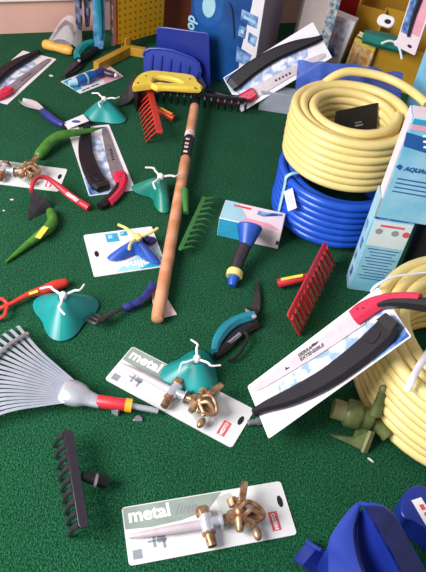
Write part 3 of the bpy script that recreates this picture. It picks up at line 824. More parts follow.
# ------------------------------------------------------------------ yellow bow handled saw
Fy = frame(G(136, 78), G(205, 84))
t = thing('hand_saw', 'pruning hand saw with a chunky yellow closed grip and dark blade', 'saw', Fy)
zt = .1
iy = Fy.inverted()
def yq(px, py, z=zt): return tuple((iy @ G(px, py, z)))[:2]
outer = [yq(*p) for p in ((132, 88), (133.5, 81), (139, 73.5), (147, 70.5), (156, 69.8), (175, 71.8), (194, 75), (199, 82), (203, 85), (201, 87.5), (185, 87), (163, 86.5), (155, 86.5), (147, 81.5), (140, 86))]
hole = [yq(*p) for p in ((153, 81.5), (154, 78), (158, 76.3), (166, 76.8), (176, 79), (182, 82), (180, 83.2), (168, 82.3), (160, 81.2), (157, 82.5), (155, 83))]
def resample(o, n):
    P = [Vector(p) for p in spline([(*p, 0) for p in o+[o[0]]], 6)]
    d = [0]
    for i in range(1, len(P)): d.append(d[-1]+(P[i]-P[i-1]).length)
    out = []
    for k in range(n):
        s_ = d[-1]*k/n; i = max(j for j in range(len(d)) if d[j] <= s_); i = min(i, len(P)-2)
        f = (s_-d[i])/max(1e-9, d[i+1]-d[i]); out.append(P[i].lerp(P[i+1], f))
    return out
def ringsolid(b, o, i, z0, z1, n=64):
    """plate with one hole, bevelled edges"""
    c = sum(((Vector((*p, 0))) for p in i), Vector())/len(i)
    O = resample(o, 160)
    def byang(Ps):
        return [(math.atan2(p.y-c.y, p.x-c.x), p) for p in Ps]
    def cast(Ps, a):
        d = Vector((math.cos(a), math.sin(a), 0)); best = None
        for q in range(len(Ps)):
            p1, p2 = Ps[q]-c, Ps[(q+1) % len(Ps)]-c
            e = p2-p1; den = d.x*e.y-d.y*e.x
            if abs(den) < 1e-12: continue
            s_ = (p1.x*e.y-p1.y*e.x)/den; u = (p1.x*d.y-p1.y*d.x)/den
            if s_ > 0 and -1e-6 <= u <= 1+1e-6 and (best is None or s_ > best): best = s_
        return c+d*(best or .01)
    I = resample(i, 160)
    rows = []
    ang = [2*PI*k/n for k in range(n)]
    oo = [cast(O, a) for a in ang]; ii = [cast(I, a) for a in ang]
    ch = (z1-z0)*.3
    vs, fs = [], []
    for k in range(n):
        d = (oo[k]-ii[k]); l = d.length; d.normalize(); cc = min(ch, l*.3)
        for p, z in ((ii[k]+d*cc, z1), (oo[k]-d*cc, z1), (oo[k], z1-ch), (oo[k], z0+ch), (oo[k]-d*cc, z0), (ii[k]+d*cc, z0), (ii[k], z0+ch), (ii[k], z1-ch)):
            vs.append((p.x, p.y, z))
    for k in range(n):
        k2 = (k+1) % n
        for q in range(8): fs.append((k*8+q, k*8+(q+1) % 8, k2*8+(q+1) % 8, k2*8+q))
    b.add(vs, fs); return b
hy = ringsolid(MB(Fy), outer, hole, zt-.022, zt).build('grip', M['yellow'], t)
MB(Fy).prism([yq(*p, z=zt-.012) for p in ((198, 82), (202, 80), (206, 88), (203.5, 91))], zt-.028, zt-.004).build('grip_end', M['purpleblack'], t)
bl = MB()
P = [G(*p) for p in ((134, 74, .07), (142, 88, .066), (128, 103, .012), (118.5, 106.5, .004), (119, 102, .004), (128, 84, .05))]
nn = Vector((.3, .2, .9)).normalized()*.0012
bl.add([p-nn for p in P]+[p+nn for p in P], [(0, 1, 2, 3, 4, 5), (11, 10, 9, 8, 7, 6)]+[(i, (i+1) % 6, 6+(i+1) % 6, 6+i) for i in range(6)])
bl.build('saw_blade', M['darksteel'], t, smooth=False)
MB(Fy).prism([yq(*p, z=zt-.02) for p in ((133, 82), (139, 76), (141, 88), (137, 91))], .0, zt-.03).build('blade_clamp', M['black'], t)
b = MB(Fy)
for p in ((146, 76), (138, 83), (190, 79), (195, 88)): b.lathe([(.0035, 0), (.0035, .0015)], 10, T(*yq(*p), zt-.0005))
b.build('screw', M['darksteel'], t)

# ------------------------------------------------------------------ blue shovels
def standing_panel(b, pts, base_l, base_r, lean, th, M_=None):
    """pts pixel outline read on a plane through base_l-base_r on the floor, leaning back by `lean` degrees"""
    a, c = base_l, base_r
    F = frame(a, c) @ RX(90-lean)          # local X along base, Y up the panel, Z towards the viewer
    I = F.inverted(); cam = Vector((0, 0, CAMH)); out = []
    for (px, py) in pts:
        d = ray(px, py); o2 = I @ cam; d2 = (I.to_3x3() @ d); s_ = -o2.z/d2.z; q = o2+d2*s_; out.append((q.x, q.y))
    return F, out
F, o = standing_panel(None, [(156, 76), (157, 30), (160, 27.2), (167, 27.5), (207, 33), (209.5, 36), (211, 86)], G(156, 76), G(211, 90), 6, .004)
t = thing('plain_shovel', 'plain flat blue plastic shovel blade standing behind the ribbed one', 'shovel', F)
MB(F).prism(o, 0, .005).build('blade', M['blue'], t, bevel=.0015)
MB(F).tube([(p[0], p[1], .005) for p in o[1:6]], .0035, 8).build('rim', M['bluelit'], t)
F, o = standing_panel(None, [(144, 83), (143.5, 55), (145, 51), (150, 48.4), (160, 48.3), (172, 50), (184, 54), (194, 58.5), (199, 63), (201, 72), (202, 92)], G(144, 83), G(202, 93), 14, .004)
t = thing('ribbed_shovel', 'ribbed blue plastic snow shovel blade with arched top edge behind yellow saw', 'shovel', F)
MB(F).prism(o, 0, .005).build('blade', M['bluelit'], t, bevel=.0015)
wd = (G(202, 93)-G(144, 83)).length
for k in range(6):
    f = (k+.7)/6.4; x = f*wd
    yt = max(p[1] for p in o)*(.84 if k in (0, 5) else .9) - .04*f
    MB(F).bar(Vector((x, .01, .007)), Vector((x, yt, .006)), .009, .008, Vector((0, 0, 1))).build('rib', M['blue'], t, bevel=.002)
S = [(p[0], p[1], .006) for p in o[1:10]]
MB(F).tube(S, .005, 8).build('rim', M['bluelit'], t)

# ------------------------------------------------------------------ cartons
def carton(name, lab, F, w, d, h, m, cat='box', group=None, side=None, top=None):
    t = thing(name, lab, cat, F, group)
    MB(F).box((w/2, d/2, h/2), (w, d, h)).build('carton_body', m, t, bevel=.002)
    e = .0012
    if side: MB(F).box((w+e/2, d/2, h/2), (e, d*.985, h*.99)).build('side_panel', side, t, smooth=False)
    if top: MB(F).box((w/2, d/2, h+e/2), (w*.98, d*.97, e)).build('top_panel', top, t, smooth=False)
    return t
a, c0 = G(186, 73), G(251, 90)
F = frame(a, c0); w = (c0-a).length
t = carton('reel_carton', 'tall blue and white carton with a hose reel picture at the back', F, w, .36, .62, M['carton'], side=M['cartonshaded'])
iF = F.inverted(); cam = Vector((0, 0, CAMH))
def face(px, py, F=F, y=0.0):
    I = F.inverted(); o2 = I @ cam; d2 = I.to_3x3() @ ray(px, py); s_ = (y-o2.y)/d2.y; q = o2+d2*s_; return (q.x, q.z)
def front_prism(F, pts, e0, e1, y=0.0):
    """decal standing on the front face (local x, z)"""
    b = MB(F)
    o = [(x, z) for x, z in pts]; n = len(o)
    area = sum(o[i][0]*o[(i+1) % n][1]-o[(i+1) % n][0]*o[i][1] for i in range(n))
    if area < 0: o.reverse()
    vs = [(x, y-e0, z) for x, z in o]+[(x, y-e1, z) for x, z in o]
    b.add(vs, [tuple(range(n)), tuple(range(2*n-1, n-1, -1))]+[(i, n+i, n+(i+1) % n, (i+1) % n) for i in range(n)])
    return b
zc = lambda px, py: face(px, py, F)
ed = [zc(*p) for p in ((252, 86), (250, 92))]
pw = [zc(*p) for p in ((239.5, 90), (238.5, 70), (241, 50), (246, 30), (252, 5), (254, -8))]
front_prism(F, pw+[(w-.001, pw[-1][1]), (w-.001, .01), (pw[0][0], .01)], 0, .0008).build('white_print', M['card'], t, smooth=False)
pc = zc(209, 6)
b = front_prism(F, [(pc[0]+.055*math.cos(k*PI/12), pc[1]+.075*math.sin(k*PI/12)) for k in range(24)], 0, .001); b.build('reel_print', M['navyprint'], t, smooth=False)
b = front_prism(F, [(pc[0]+.024*math.cos(k*PI/12), pc[1]+.04*math.sin(k*PI/12)) for k in range(24)], .001, .0016); b.build('reel_centre_print', M['lcyan'], t, smooth=False)
for q4 in (((242, 9), (258.5, 17), (257, 29), (240.5, 21)), ((239.5, 25), (247, 28), (245, 39), (238, 35)), ((249, 32), (257.5, 37), (255, 47), (247.5, 42)), ((237, 46), (252, 55), (247, 66), (236, 61))):
    front_prism(F, [zc(*p) for p in q4], .0008, .0014).build('small_picture', M['photodark'], t, smooth=False)
for q4 in (((244, 15), (256, 21), (255.5, 24), (243.5, 18)), ((241, 29), (244.5, 30.5), (243.5, 34), (240.5, 32.5)), ((251, 37), (255, 39), (254, 43), (250.5, 41))):
    front_prism(F, [zc(*p) for p in q4], .0014, .0018).build('picture_detail', M['lcyan'], t, smooth=False)
hp = [zc(*p) for p in ((229, 2), (232, 8), (233.5, 20), (234.5, 38))]
b = MB(F).tube(spline([(x, -.003, z) for x, z in hp], 5), .0022, 6); b.build('hose_print', M['ink'], t)
q = zc(187.5, 22)
text('do', .05, F @ T(q[0]+.004, -.001, q[1]+.03) @ RX(90) @ RZ(-90), M['lcyan'], t, shear=.2, bold=.0015)
for k in range(3): MB(F).box((w+.002, .06+.03*k, .47-.01*k), (.001, .02, .03)).build('side_print', M['navyprint'], t, smooth=False)

# blue-grey carton carrying the tilted saw
a, c0 = G(258, 110), G(297, 116)
F = frame(a, c0)
carton('grey_carton', 'low blue grey carton under the tilted pruning saw card', F, .15, .055, .075, M['greycarton'])

# upright cartons behind the tilted saw
def tilt_box(name, lab, px, w, d, h, rz, m, lean=0, group=None, side=None, zb=0, roll=0):
    F = Matrix.Translation(G(*px, zb)) @ RZ(rz) @ RY(roll) @ RX(lean)
    return F, carton(name, lab, F, w, d, h, m, group=group, side=side)
F, t = tilt_box('seed_spreader_carton', 'beige carton with a patterned edge and red side behind tilted saw', (288, 72), .13, .07, .30, 6, M['beige'], side=M['redcarton'], lean=-4, roll=3)
front_prism(F, [(.092, .01), (.129, .01), (.129, .295), (.092, .295)], 0, .001).build('patterned_edge', M['floral'], t, smooth=False)
F, t = tilt_box('picture_carton', 'small white carton with a blue picture standing beside the seed packets', (315, 62), .095, .07, .20, -18, M['card'], lean=-6, roll=6, side=M['beige'])
front_prism(F, [(.006, .05), (.08, .05), (.08, .185), (.006, .185)], 0, .001).build('picture_print', M['photo'], t, smooth=False)
front_prism(F, [(.006, .05), (.07, .05), (.05, .085), (.02, .09), (.006, .13)], .001, .0016).build('blue_print', M['photodark'], t, smooth=False)

# ------------------------------------------------------------------ yellow bins on the right
def bin_(lab, px, w, d, h, rz, hb):
    F = Matrix.Translation(G(*px)) @ RZ(rz)
    t = thing('display_bin', lab, 'bin', F, 'yellow cardboard display bins')
    th = .006
    MB(F).box((w/2, th/2, h/2), (w, th, h)).build('front_panel', M['yellowcarton'], t, smooth=False)
    MB(F).box((w/2, d-th/2, hb/2), (w, th, hb)).build('back_panel', M['yellowcarton'], t, smooth=False)
    for x in (th/2, w-th/2):
        b = MB(F); b.add([(x-th/2, th, 0), (x-th/2, d-th, 0), (x-th/2, d-th, hb), (x-th/2, th, h), (x+th/2, th, 0), (x+th/2, d-th, 0), (x+th/2, d-th, hb), (x+th/2, th, h)],
              [(0, 1, 2, 3), (7, 6, 5, 4), (0, 4, 5, 1), (1, 5, 6, 2), (2, 6, 7, 3), (3, 7, 4, 0)])
        b.build('side_panel', M['yellowcarton'], t, smooth=False)
    MB(F).box((w/2, d/2, .005), (w-2*th, d-2*th, .008)).build('bottom_panel', M['yellowcarton'], t, smooth=False)
    return F, t
Fb1, bn1 = bin_('yellow cardboard bin holding the teal sprinkler, in front of the other yellow bin', (362, 82), .30, .16, .17, -14, .24)
Fb2, bn2 = bin_('yellow cardboard bin behind, holding the white spool, with seed packets before it', (346, 52), .36, .2, .20, -14, .40)

# ------------------------------------------------------------------ hose coils
def coil(name, lab, cx, cy, z0, turns, r, Ro, layers, m, lean=(0, 0), group=None, seed=1, a0=0):
    rnd = random.Random(seed)
    t = thing(name, lab, 'hose', Vector((cx, cy, z0)), group)
    pts = []; n = 56
    pitch = 2*r*.985
    for l in range(layers):
        Rr = Ro - r - l*2*r*.97
        cnt = turns*n
        jit = [rnd.uniform(-1, 1)*r*.22 for _ in range(turns+2)]
        for k in range(cnt+1):
            a = 2*PI*k/n + a0
            tt = k/n
            i = int(tt); f = tt-i; f = f*f*(3-2*f)
            jr = jit[i]*(1-f)+jit[i+1]*f
            zz = (tt if l % 2 == 0 else turns-tt)*pitch*(turns-1)/turns + r
            ang = a if l % 2 == 0 else a
            pts.append((cx+lean[0]*zz+(Rr+jr)*math.cos(ang), cy+lean[1]*zz+(Rr+jr)*math.sin(ang), z0+zz))
    MB().tube(pts, r, 12, up=Vector((0, 0, 1))).build('hose', m, t)
    return t
CX, CY = .318, 1.535
cb = coil('hose_coil', 'royal blue garden hose coil lying under the yellow coil', CX, CY, .001, 7, .0128, .183, 2, M['hoseblue'])
cy_ = coil('hose_coil', 'cream yellow garden hose coil stacked on top of the blue coil', CX-.006, CY+.012, .182, 7, .0125, .175, 3, M['hose'], group='cream yellow hose coils', seed=5, lean=(-.02, .03))
S = []
for k in range(30):
    a = R(122-3.6*k); S.append((CX+.01+(.184+.006*math.sin(k*.2))*math.cos(a), CY+.012+(.174+.012*math.sin(PI*k/29))*math.sin(a), .36-.03*max(0, 1-k/7)**2))
MB().tube(S, .0122, 12).build('loose_end', M['hose'], cy_)
# tie with tag on the blue coil
ta = math.atan2(G(297, 195, .1).y-CY, G(297, 195, .1).x-CX)
S = [(CX+q*math.cos(ta), CY+q*math.sin(ta), z) for q, z in ((.15, .181), (.172, .182), (.188, .174), (.187, .15), (.187, .1), (.187, .05), (.186, .012))]
MB().tube(spline(S, 4), .0055, 8, flat=.45).build('cable_tie', M['lcyan'], cb)
ta2 = ta+.13
tp = Vector((CX+.192*math.cos(ta2), CY+.194*math.sin(ta2), .15))
Ftag = frame(tp, tp+Vector((-math.sin(ta2), math.cos(ta2), 0)), Vector((math.cos(ta2), math.sin(ta2), .3))) @ RZ(-38)
tg = MB(Ftag).box((.028, 0, 0), (.056, .034, .0012)).build('paper_tag', M['card'], cb, smooth=False)
b = MB(Ftag)
for k in range(3): b.box((.03, .007-.007*k, .0008), (.034-.008*k, .0022, .0004))
b.build('tag_print', M['inkgrey'], tg, smooth=False)

c2x, c2y = .612, .936
c2 = coil('hose_coil', 'cream yellow garden hose coil on the carpet at the right edge under the propped saw', c2x, c2y, .001, 8, .0142, .262, 3, M['hose'], group='cream yellow hose coils', seed=9)
ZT = .2315
def on_coil(px, py):
    return tuple(G(px, py, ZT))
S = spline([tuple(G(371, 291, .2)), tuple(G(377, 285, .226)), on_coil(393, 277), on_coil(416, 273.5), on_coil(430, 272)], 6)
MB().tube(S, .0042, 8, flat=.6).build('cable_tie', M['card'], c2)
S = spline([on_coil(430, 350), on_coil(420, 365), on_coil(412, 380), tuple(G(407, 391, .215))], 6)
MB().tube(S, .007, 8, flat=.4).build('cable_tie', M['card'], c2)

# dark sleeve card inside the yellow coil and the hose fitting discs
Fk = frame(G(333, 137, .27), G(395, 124, .27)) @ RX(62)
t = thing('sleeve_card', 'dark brown card sleeve standing inside the stacked yellow coil', 'card', Fk)
MB(Fk).prism([(0, 0), (.146, 0), (.152, .068), (.012, .066)], 0, .004).build('card', M['matteblack'], t)
MB(Fk).box((.085, .018, .0044), (.026, .0045, .0008)).box((.083, .026, .0044), (.022, .003, .0008)).build('label_print', M['inkgrey'], t, smooth=False)

# blue film wrapped pack behind the coil
Ff2 = frame(G(297, 86, .30), G(404, 98, .30))
wf = (G(404, 98, .30)-G(297, 86, .30)).length
t = thing('film_wrap', 'crumpled translucent blue plastic film behind the stacked yellow coil', 'plastic wrap', Ff2)
g = []
for i in range(9):
    v = i/8; row = []
    for j in range(27):
        u = j/26
        nz_ = noise.noise(Vector((u*7, v*4, 1.3)))
        row.append((u*wf, .02+.06*v+.012*nz_, -.025+.07*v*(1-.25*abs(u-.5))+.010*noise.noise(Vector((u*9, v*5, 4)))))
    g.append(row)
MB(Ff2).sheet(g, .001).build('film', M['film'], t)

# ------------------------------------------------------------------ pale blue cartons on the right
bl_ = G(348.5, 289)
zt_l = VZ(374, 218.7, bl_)
trt = G(415, 224.8, zt_l); tlt = Vector((bl_.x, bl_.y, zt_l))
dx = (trt-tlt); dx.z = 0
Fl = frame(bl_, bl_+dx)
print('lower box', bl_, zt_l)
wl = dx.length
t = carton('print_carton', 'lower pale blue printed carton standing beside the blue hose coil', Fl, wl, .055, zt_l, M['lblue'], group='pale blue cartons on the right', top=M['photodark'])
fz = lambda px, py: face(px, py, Fl)
front_prism(Fl, [(.002, zt_l*.66), (wl-.002, zt_l*.66), (wl-.002, zt_l*.985), (.002, zt_l*.985)], 0, .0008).build('pale_panel', M['palecyan'], t, smooth=False)
front_prism(Fl, [(.02, zt_l*.92), (wl-.02, zt_l*.92), (wl-.02, zt_l*.945), (.02, zt_l*.945)], .0008, .0013).build('red_print', M['inkred'], t, smooth=False)
for k in range(3):
    q = fz((379, 395, 406)[k], (231, 233.5, 235)[k])
    front_prism(Fl, [(q[0]+.009*math.cos(i*PI/8), q[1]+.009*math.sin(i*PI/8)) for i in range(16)], .0008, .0014).build('icon_print', M['inkgrey'] if k < 2 else M['inkred'], t, smooth=False)
b = MB(Fl)
for k in range(11): b.box((wl*.5, -.0012, zt_l*(.62-.042*k)), (wl*.8-.012*(k % 3), .0006, .0022))
b.build('small_print', M['navyprint'], t, smooth=False)
MB(Fl).box((-.002, .028, zt_l*.5+.03), (.003, .05, zt_l+.06)).build('side_flap', M['lcyan'], t, smooth=False)
for k in range(4): MB(Fl).box((-.0042, .02+.012*(k % 2), .05+.05*k), (.001, .02, .03)).build('side_print', M['photodark'], t, smooth=False)
# upper
ub = Fl @ Vector((.004, .004, zt_l+.003))
Fu = Matrix.Translation(ub) @ Fl.to_3x3().to_4x4() @ RZ(-2)
hu = VZ(402.6, 115.6, ub)-zt_l
print('upper', ub, hu)
t = carton('print_carton', 'upper pale blue printed carton stacked on the other printed carton', Fu, .21, .05, hu, M['lblue'], group='pale blue cartons on the right', top=M['palepink'])
q4 = [face(*p, Fu) for p in ((406.5, 132), (430, 139), (426, 153), (403.5, 146))]
pl_ = front_prism(Fu, q4, 0, .001).build('blue_panel', M['navyprint'], t, smooth=False)
b = MB(Fu); qq = face(409, 140, Fu)
for k in range(3): b.box((qq[0]+.05, -.0016, qq[1]+.016-.013*k), (.05-.01*k, .0006, .005))
b.build('panel_print', M['inkwhite'], pl_, smooth=False)
front_prism(Fu, [(.002, hu*.9), (.208, hu*.9), (.208, hu*.94), (.002, hu*.94)], 0, .0008).build('red_print', M['pink'], t, smooth=False)
front_prism(Fu, [(.002, hu*.945), (.208, hu*.945), (.208, hu*.99), (.002, hu*.99)], 0, .0008).build('blue_band', M['cyan'], t, smooth=False)
qq = face(399, 167, Fu)
text('AQUACRAFT', .0155, Fu @ T(qq[0]+.012, -.0012, qq[1]-.006) @ RX(90), M['navyprint'], t, shear=.2, bold=.0006)
front_prism(Fu, [(qq[0]-.008, qq[1]), (qq[0], qq[1]+.008), (qq[0]+.008, qq[1]+.003), (qq[0]+.004, qq[1]-.008), (qq[0]-.003, qq[1]-.003)], 0, .001).build('emblem', M['navyprint'], t, smooth=False)
b = MB(Fu)
for k in range(4): b.box((qq[0]+.055, -.001, qq[1]-.03-.012*k), (.10, .0006, .003))
b.build('small_print', M['navyprint'], t, smooth=False)
MB(Fu).box((-.002, .025, hu*.5), (.003, .048, hu)).build('side_flap', M['palepink'], t, smooth=False)
# third carton on top behind
u3 = G(398, 118, zt_l+hu*.55); 
F3 = Matrix.Translation(Vector((.53, 1.72, 0))) @ Fl.to_3x3().to_4x4() @ RZ(14)
h3 = .45
t = carton('print_carton', 'tall blue and white carton behind the two stacked printed cartons', F3, .2, .1, h3, M['lblue'], group='pale blue cartons on the right')
front_prism(F3, [(.004, h3*.55), (.03, h3*.55), (.03, h3*.97), (.004, h3*.97)], 0, .001).build('white_band', M['palepink'], t, smooth=False)
front_prism(F3, [(.05, h3*.6), (.19, h3*.7), (.19, h3*.95), (.08, h3*.9)], 0, .001).build('picture_print', M['cyan'], t, smooth=False)

# black tub at the right edge, standing beside the lower carton
tb_ = bl_ + dx.normalized()*(wl+.075) + Vector((.02, .055, 0))
t = thing('black_tub', 'black rubber tub at the right edge beside the lower printed carton', 'tub', Vector((tb_.x, tb_.y, 0)))
Ft2 = T(tb_.x, tb_.y, .001)
MB(Ft2).lathe([(.05, 0), (.058, .002), (.06, .02), (.066, .27), (.069, .275), (.069, .288), (.064, .288), (.06, .27), (.056, .03), (.02, .02)], 32).build('wall', M['rubber'], t)
MB(Ft2).tube([(.0695*math.cos(k*PI/24), .0695*math.sin(k*PI/24), .284) for k in range(48)], .004, 8, closed=True).build('rim', M['rubber'], t)

# ------------------------------------------------------------------ olive green tap fitting
c0 = G(352, 410, .05)
t = thing('tap_fitting', 'olive green plastic tap fitting on the floor under the propped saw card', 'tap', Vector((c0.x, c0.y, 0)))
a, b2 = G(329, 402, .055), G(369, 414, .05)
MB().tube([a, a.lerp(b2, .2), a.lerp(b2, .32)], [.022, .022, .022], 20).build('inlet', M['palolive'], t)
MB().tube([a.lerp(b2, .30), a.lerp(b2, .36), a.lerp(b2, .62), a.lerp(b2, .68), a.lerp(b2, .72), a.lerp(b2, .95), a.lerp(b2, 1.0)], [.027, .031, .031, .029, .024, .023, .019], 22).build('body', M['olive'], t)
o0, o1 = G(369, 416, .045), G(381, 427, .038)
MB().tube([o0, o1], [.013, .0135], 16).tube([o1, o1.lerp(o0, -.22)], .0155, 18).build('outlet', M['olive'], t)
MB().tube([o0.lerp(o1, 1.2), o0.lerp(o1, 1.23)], .009, 14).build('bore', M['palolive'], t)
l0, l1 = G(371, 408, .07), G(378, 386, .12)
MB().tube([l0, l0.lerp(l1, .4), l1], [.014, .011, .008], 12).build('lever', M['olive'], t)
MB().ball(l1.lerp(l0, -.12), (.0095, .0095, .012)).build('lever_knob', M['palolive'], t)
g = [G(325, 428, .002), G(345, 437, .002), G(357, 443, .002), G(366, 424, .04), G(354, 420, .04), G(350, 431, .012)]
pl = [Vector(p) for p in g]; dn = Vector((.25, -.8, .5)).normalized()*.004
b = MB(); b.add([p-dn for p in pl]+[p+dn for p in pl], [tuple(range(6)), tuple(range(11, 5, -1))]+[(i, (i+1) % 6, 6+(i+1) % 6, 6+i) for i in range(6)])
b.build('bracket', M['olive'], t, smooth=False); t.location.x += .008; t.location.y -= .014
b = MB(); b.bar(G(360, 446, .004), G(368, 425, .042), .014, .008, Vector((.5, -.5, .6))); b.build('bracket_edge', M['palolive'], t, bevel=.001)

# ------------------------------------------------------------------ white nozzle box with spray nozzle
pTL, pTR = G(225.5, 200, .065), G(286, 213.5, .065)
Fw = frame(Vector((pTL.x, pTL.y, 0)), Vector((pTR.x, pTR.y, 0)))
ww = (pTR-pTL).length; dpt = (G(219.5, 218, .065)-pTL).length
Fw = Fw @ T(0, -dpt, 0)
hw = .066
t = carton('nozzle_box', 'white and cyan box lying flat beside the blue hose coil with a nozzle on it', Fw, ww, dpt, hw, M['palepink'])
e = hw+.0006
MB(Fw).prism([(.001, .001), (ww*.30, .001), (ww*.42, dpt*.3), (ww*.22, dpt-.001), (.001, dpt-.001)], hw, e).build('cyan_print', M['lcyan'], t, smooth=False)
MB(Fw).prism([(ww*.30, .001), (ww*.99, .001), (ww*.8, dpt*.25), (ww*.42, dpt*.3)], hw, e).build('pink_print', M['pink'], t, smooth=False)
MB(Fw).prism([(ww*.55, dpt*.6), (ww*.66, dpt*.55), (ww*.95, dpt*.8), (ww*.95, dpt*.9), (ww*.68, dpt*.8), (ww*.57, dpt*.82)], hw, e).build('picture_print', M['photodark'], t, smooth=False)
MB(Fw).box((ww*.3, dpt*.8, e), (.05, .008, .0006), T(0, 0, 0)).build('small_print', M['inkred'], t, smooth=False)
front_prism(Fw, [(.001, .002), (ww*.42, .002), (ww*.36, hw-.002), (.001, hw-.002)], 0, .0008).build('cyan_front', M['cyan'], t, smooth=False)
MB(Fw).box((ww*.97, -.0006, hw*.35), (.008, .001, .014)).build('code_print', M['ink'], t, smooth=False)
n0, n1, n2, n3, n4 = G(250, 226, .088), G(246.5, 243, .062), G(239, 259, .04), G(235, 272, .026), G(232, 286, .012)
t = thing('spray_nozzle', 'blue cone spray nozzle with black stem leaning on the white and cyan box', 'nozzle', Vector((n4.x, n4.y, 0)))
MB().tube([n0, n0.lerp(n1, .08), n0.lerp(n1, .5), n1, n1.lerp(n2, .15)], [.0335, .035, .028, .0195, .0175], 24).build('cone', M['nozzle'], t)
MB().tube([n0.lerp(n1, .02), n0.lerp(n1, -.02)], [.030, .029], 24).build('spray_face', M['blue'], t)
MB().tube([n1.lerp(n2, .1), n2, n2.lerp(n3, .9)], [.0165, .0175, .015], 18).build('stem', M['purpleblack'], t)
MB().tube([n2.lerp(n3, .85), n3, n3.lerp(n4, .35)], [.0185, .022, .0215], 20).build('collar', M['ring'], t)
MB().tube([n3.lerp(n4, .3), n3.lerp(n4, .7), n4], [.0145, .0135, .010], 14).build('tip', M['nozzle'], t)

# ------------------------------------------------------------------ pegboard stand and hanging packs
pl0, pl1 = G(117.5, 44.5, .05), G(163, 31.5, .05)
Fp = frame(Vector((pl0.x, pl0.y, 0)), Vector((pl1.x, pl1.y, 0)))
wp = (pl1-pl0).length
t = thing('pegboard_stand', 'yellow pegboard display stand with holes and ochre feet by the wall', 'display stand', Fp)
MB(Fp).box((wp/2, .009, .40), (wp, .018, .70)).build('pegboard', M['peg'], t, smooth=False)
MB(Fp).box((-.003, .009, .40), (.006, .02, .70)).build('edge_strip', M['door'], t, smooth=False)
f0 = Fp.inverted() @ G(129, 50, .02); f0.z = .02
f1 = Fp.inverted() @ G(96, 67, .02); f2 = Fp.inverted() @ G(146, 53, .02)
MB(Fp).bar(f0, f1, .026, .036).build('foot', M['leg'], t, bevel=.002)
MB(Fp).bar(f0, f2, .024, .034).build('foot', M['leg'], t, bevel=.002)
MB(Fp).box((f0.x, .012, .035), (.026, .03, .06)).build('post', M['leg'], t, bevel=.002)
hooks = []
def hang_pack(lab, px_top, px_bot, wpx, m, off, inner, zb_px, tilt=0):
    """pack hanging in front of the wall; off = distance in front of the wall plane"""
    base = None
    I = WF.inverted(); o2 = I @ cam
    def onp(px, py):
        d2 = I.to_3x3() @ ray(px, py); s_ = (-off-o2.y)/d2.y; q = o2+d2*s_; return Vector((q.x, q.z))
    bq = onp(*px_bot); tq = onp(*px_top)
    h = tq.y-bq.y; x = bq.x
    w = wpx
    F = WF @ T(x, -off, bq.y)
    t = thing('hanging_pack', lab, 'tool pack', F, 'tool packs hanging at the pegboard')
    hh = .42
    MB(F).prism([(0, 0), (w*.7, 0), (w, .06), (w, hh), (-w*.1, hh), (-w*.1, .05)], -.001, .001, RX(90)).build('card', m, t, smooth=False)
    if inner == 'pruner':
        MB(F).ribbon(spline([(w*.5, .04, .004), (w*.55, .09, .008), (w*.45, .16, .012), (w*.3, .24, .01), (w*.2, .30, .008)], 4), 0, .016, .4, RX(90)).build('tool_handle', M['tealblue'], t)
        MB(F).ribbon([(w*.3, .2, .007), (w*.7, .28, .008), (w*.6, .36, .006)], 0, .014, .4, RX(90)).build('tool_handle', M['black'], t)
    else:
        for k in range(3): MB(F).box((w*.45, -.008, .05+.085*k), (w*.55, .016, .055)).build('blister', M['packdark'] if inner == 'dark' else M['packgrey'], t, bevel=.004)
    MB(F).tube([(w*.45, .0, hh-.01), (w*.45, .0, hh+.05)], .0018, 6).build('hang_loop', M['steel'], t)
    return t
hang_pack('narrow dark blue tool pack hanging leftmost before the pink wall', (72, 0), (77, 34), .024, M['packdark'], .10, 'dark', 0)
hang_pack('narrow dark tool pack hanging second from the left before the pink wall', (82, 0), (85.5, 27), .022, M['packdark'], .08, 'dark', 0)
hang_pack('larger sky blue tool pack hanging lowest in the group by the pegboard', (90, 0), (95, 49), .042, M['packblue'], .20, 'pruner', 0)
hang_pack('grey tool pack hanging next to the edge of the yellow pegboard', (106, 0), (111, 46), .022, M['packgrey'], .16, 'grey', 0)

# ------------------------------------------------------------------ things in the yellow bins
sp = G(378, 49, .18)
t = thing('lawn_sprinkler', 'dark teal lawn sprinkler with white arms lying on the yellow bin', 'sprinkler', Vector(sp), GS)
Fq = T(*sp) @ RZ(-14) @ Matrix.Scale(1.2, 4)
b = MB(Fq).ribbon(spline([(-.055, .02, .02), (-.02, .025, .034), (.03, .025, .036), (.085, .02, .03)], 5), 0, .035, .45); b.build('sled_base', M['tealdark'], t)
hb_ = Fq @ Vector((.05, -.02, .04))
MB().ball(hb_, .012).build('hub', M['white'], t)
for q in (((-.03, .0, .004), (-.055, .0, -.01)), ((.01, -.03, -.01), (.02, -.06, -.03)), ((.03, .02, .01), (.05, .035, .005))):
    MB().tube(spline([tuple(hb_), tuple(hb_+Vector(q[0])), tuple(hb_+Vector(q[1]))], 4), .004, 8).build('spray_arm', M['white'], t)
for k in range(3):
    Fk = Matrix.Translation(G(340+2.2*k, 77-3.0*k, .0)) @ RZ(-42) @ RX(-12)
    t = thing('seed_packet', ('seed packet with orange picture, frontmost of the row before the yellow bin', 'seed packet with green edge, in the middle of the row before the yellow bin', 'seed packet at the back of the row before the yellow bin')[k], 'seed packet', Fk, 'seed packets by the yellow bins')
    MB(Fk).box((.05, .003, .08), (.1, .006, .16)).build('packet', M['card'] if k else M['seedprint'], t, bevel=.001)
    MB(Fk).box((.05, -.0006, .075), (.094, .001, .13)).build('picture_print', M['seedprint'], t, smooth=False)
    MB(Fk).box((.05, -.0006, .15), (.096, .001, .014)).build('heading_band', M['comb'] if k == 1 else M['yellowtag'], t, smooth=False)
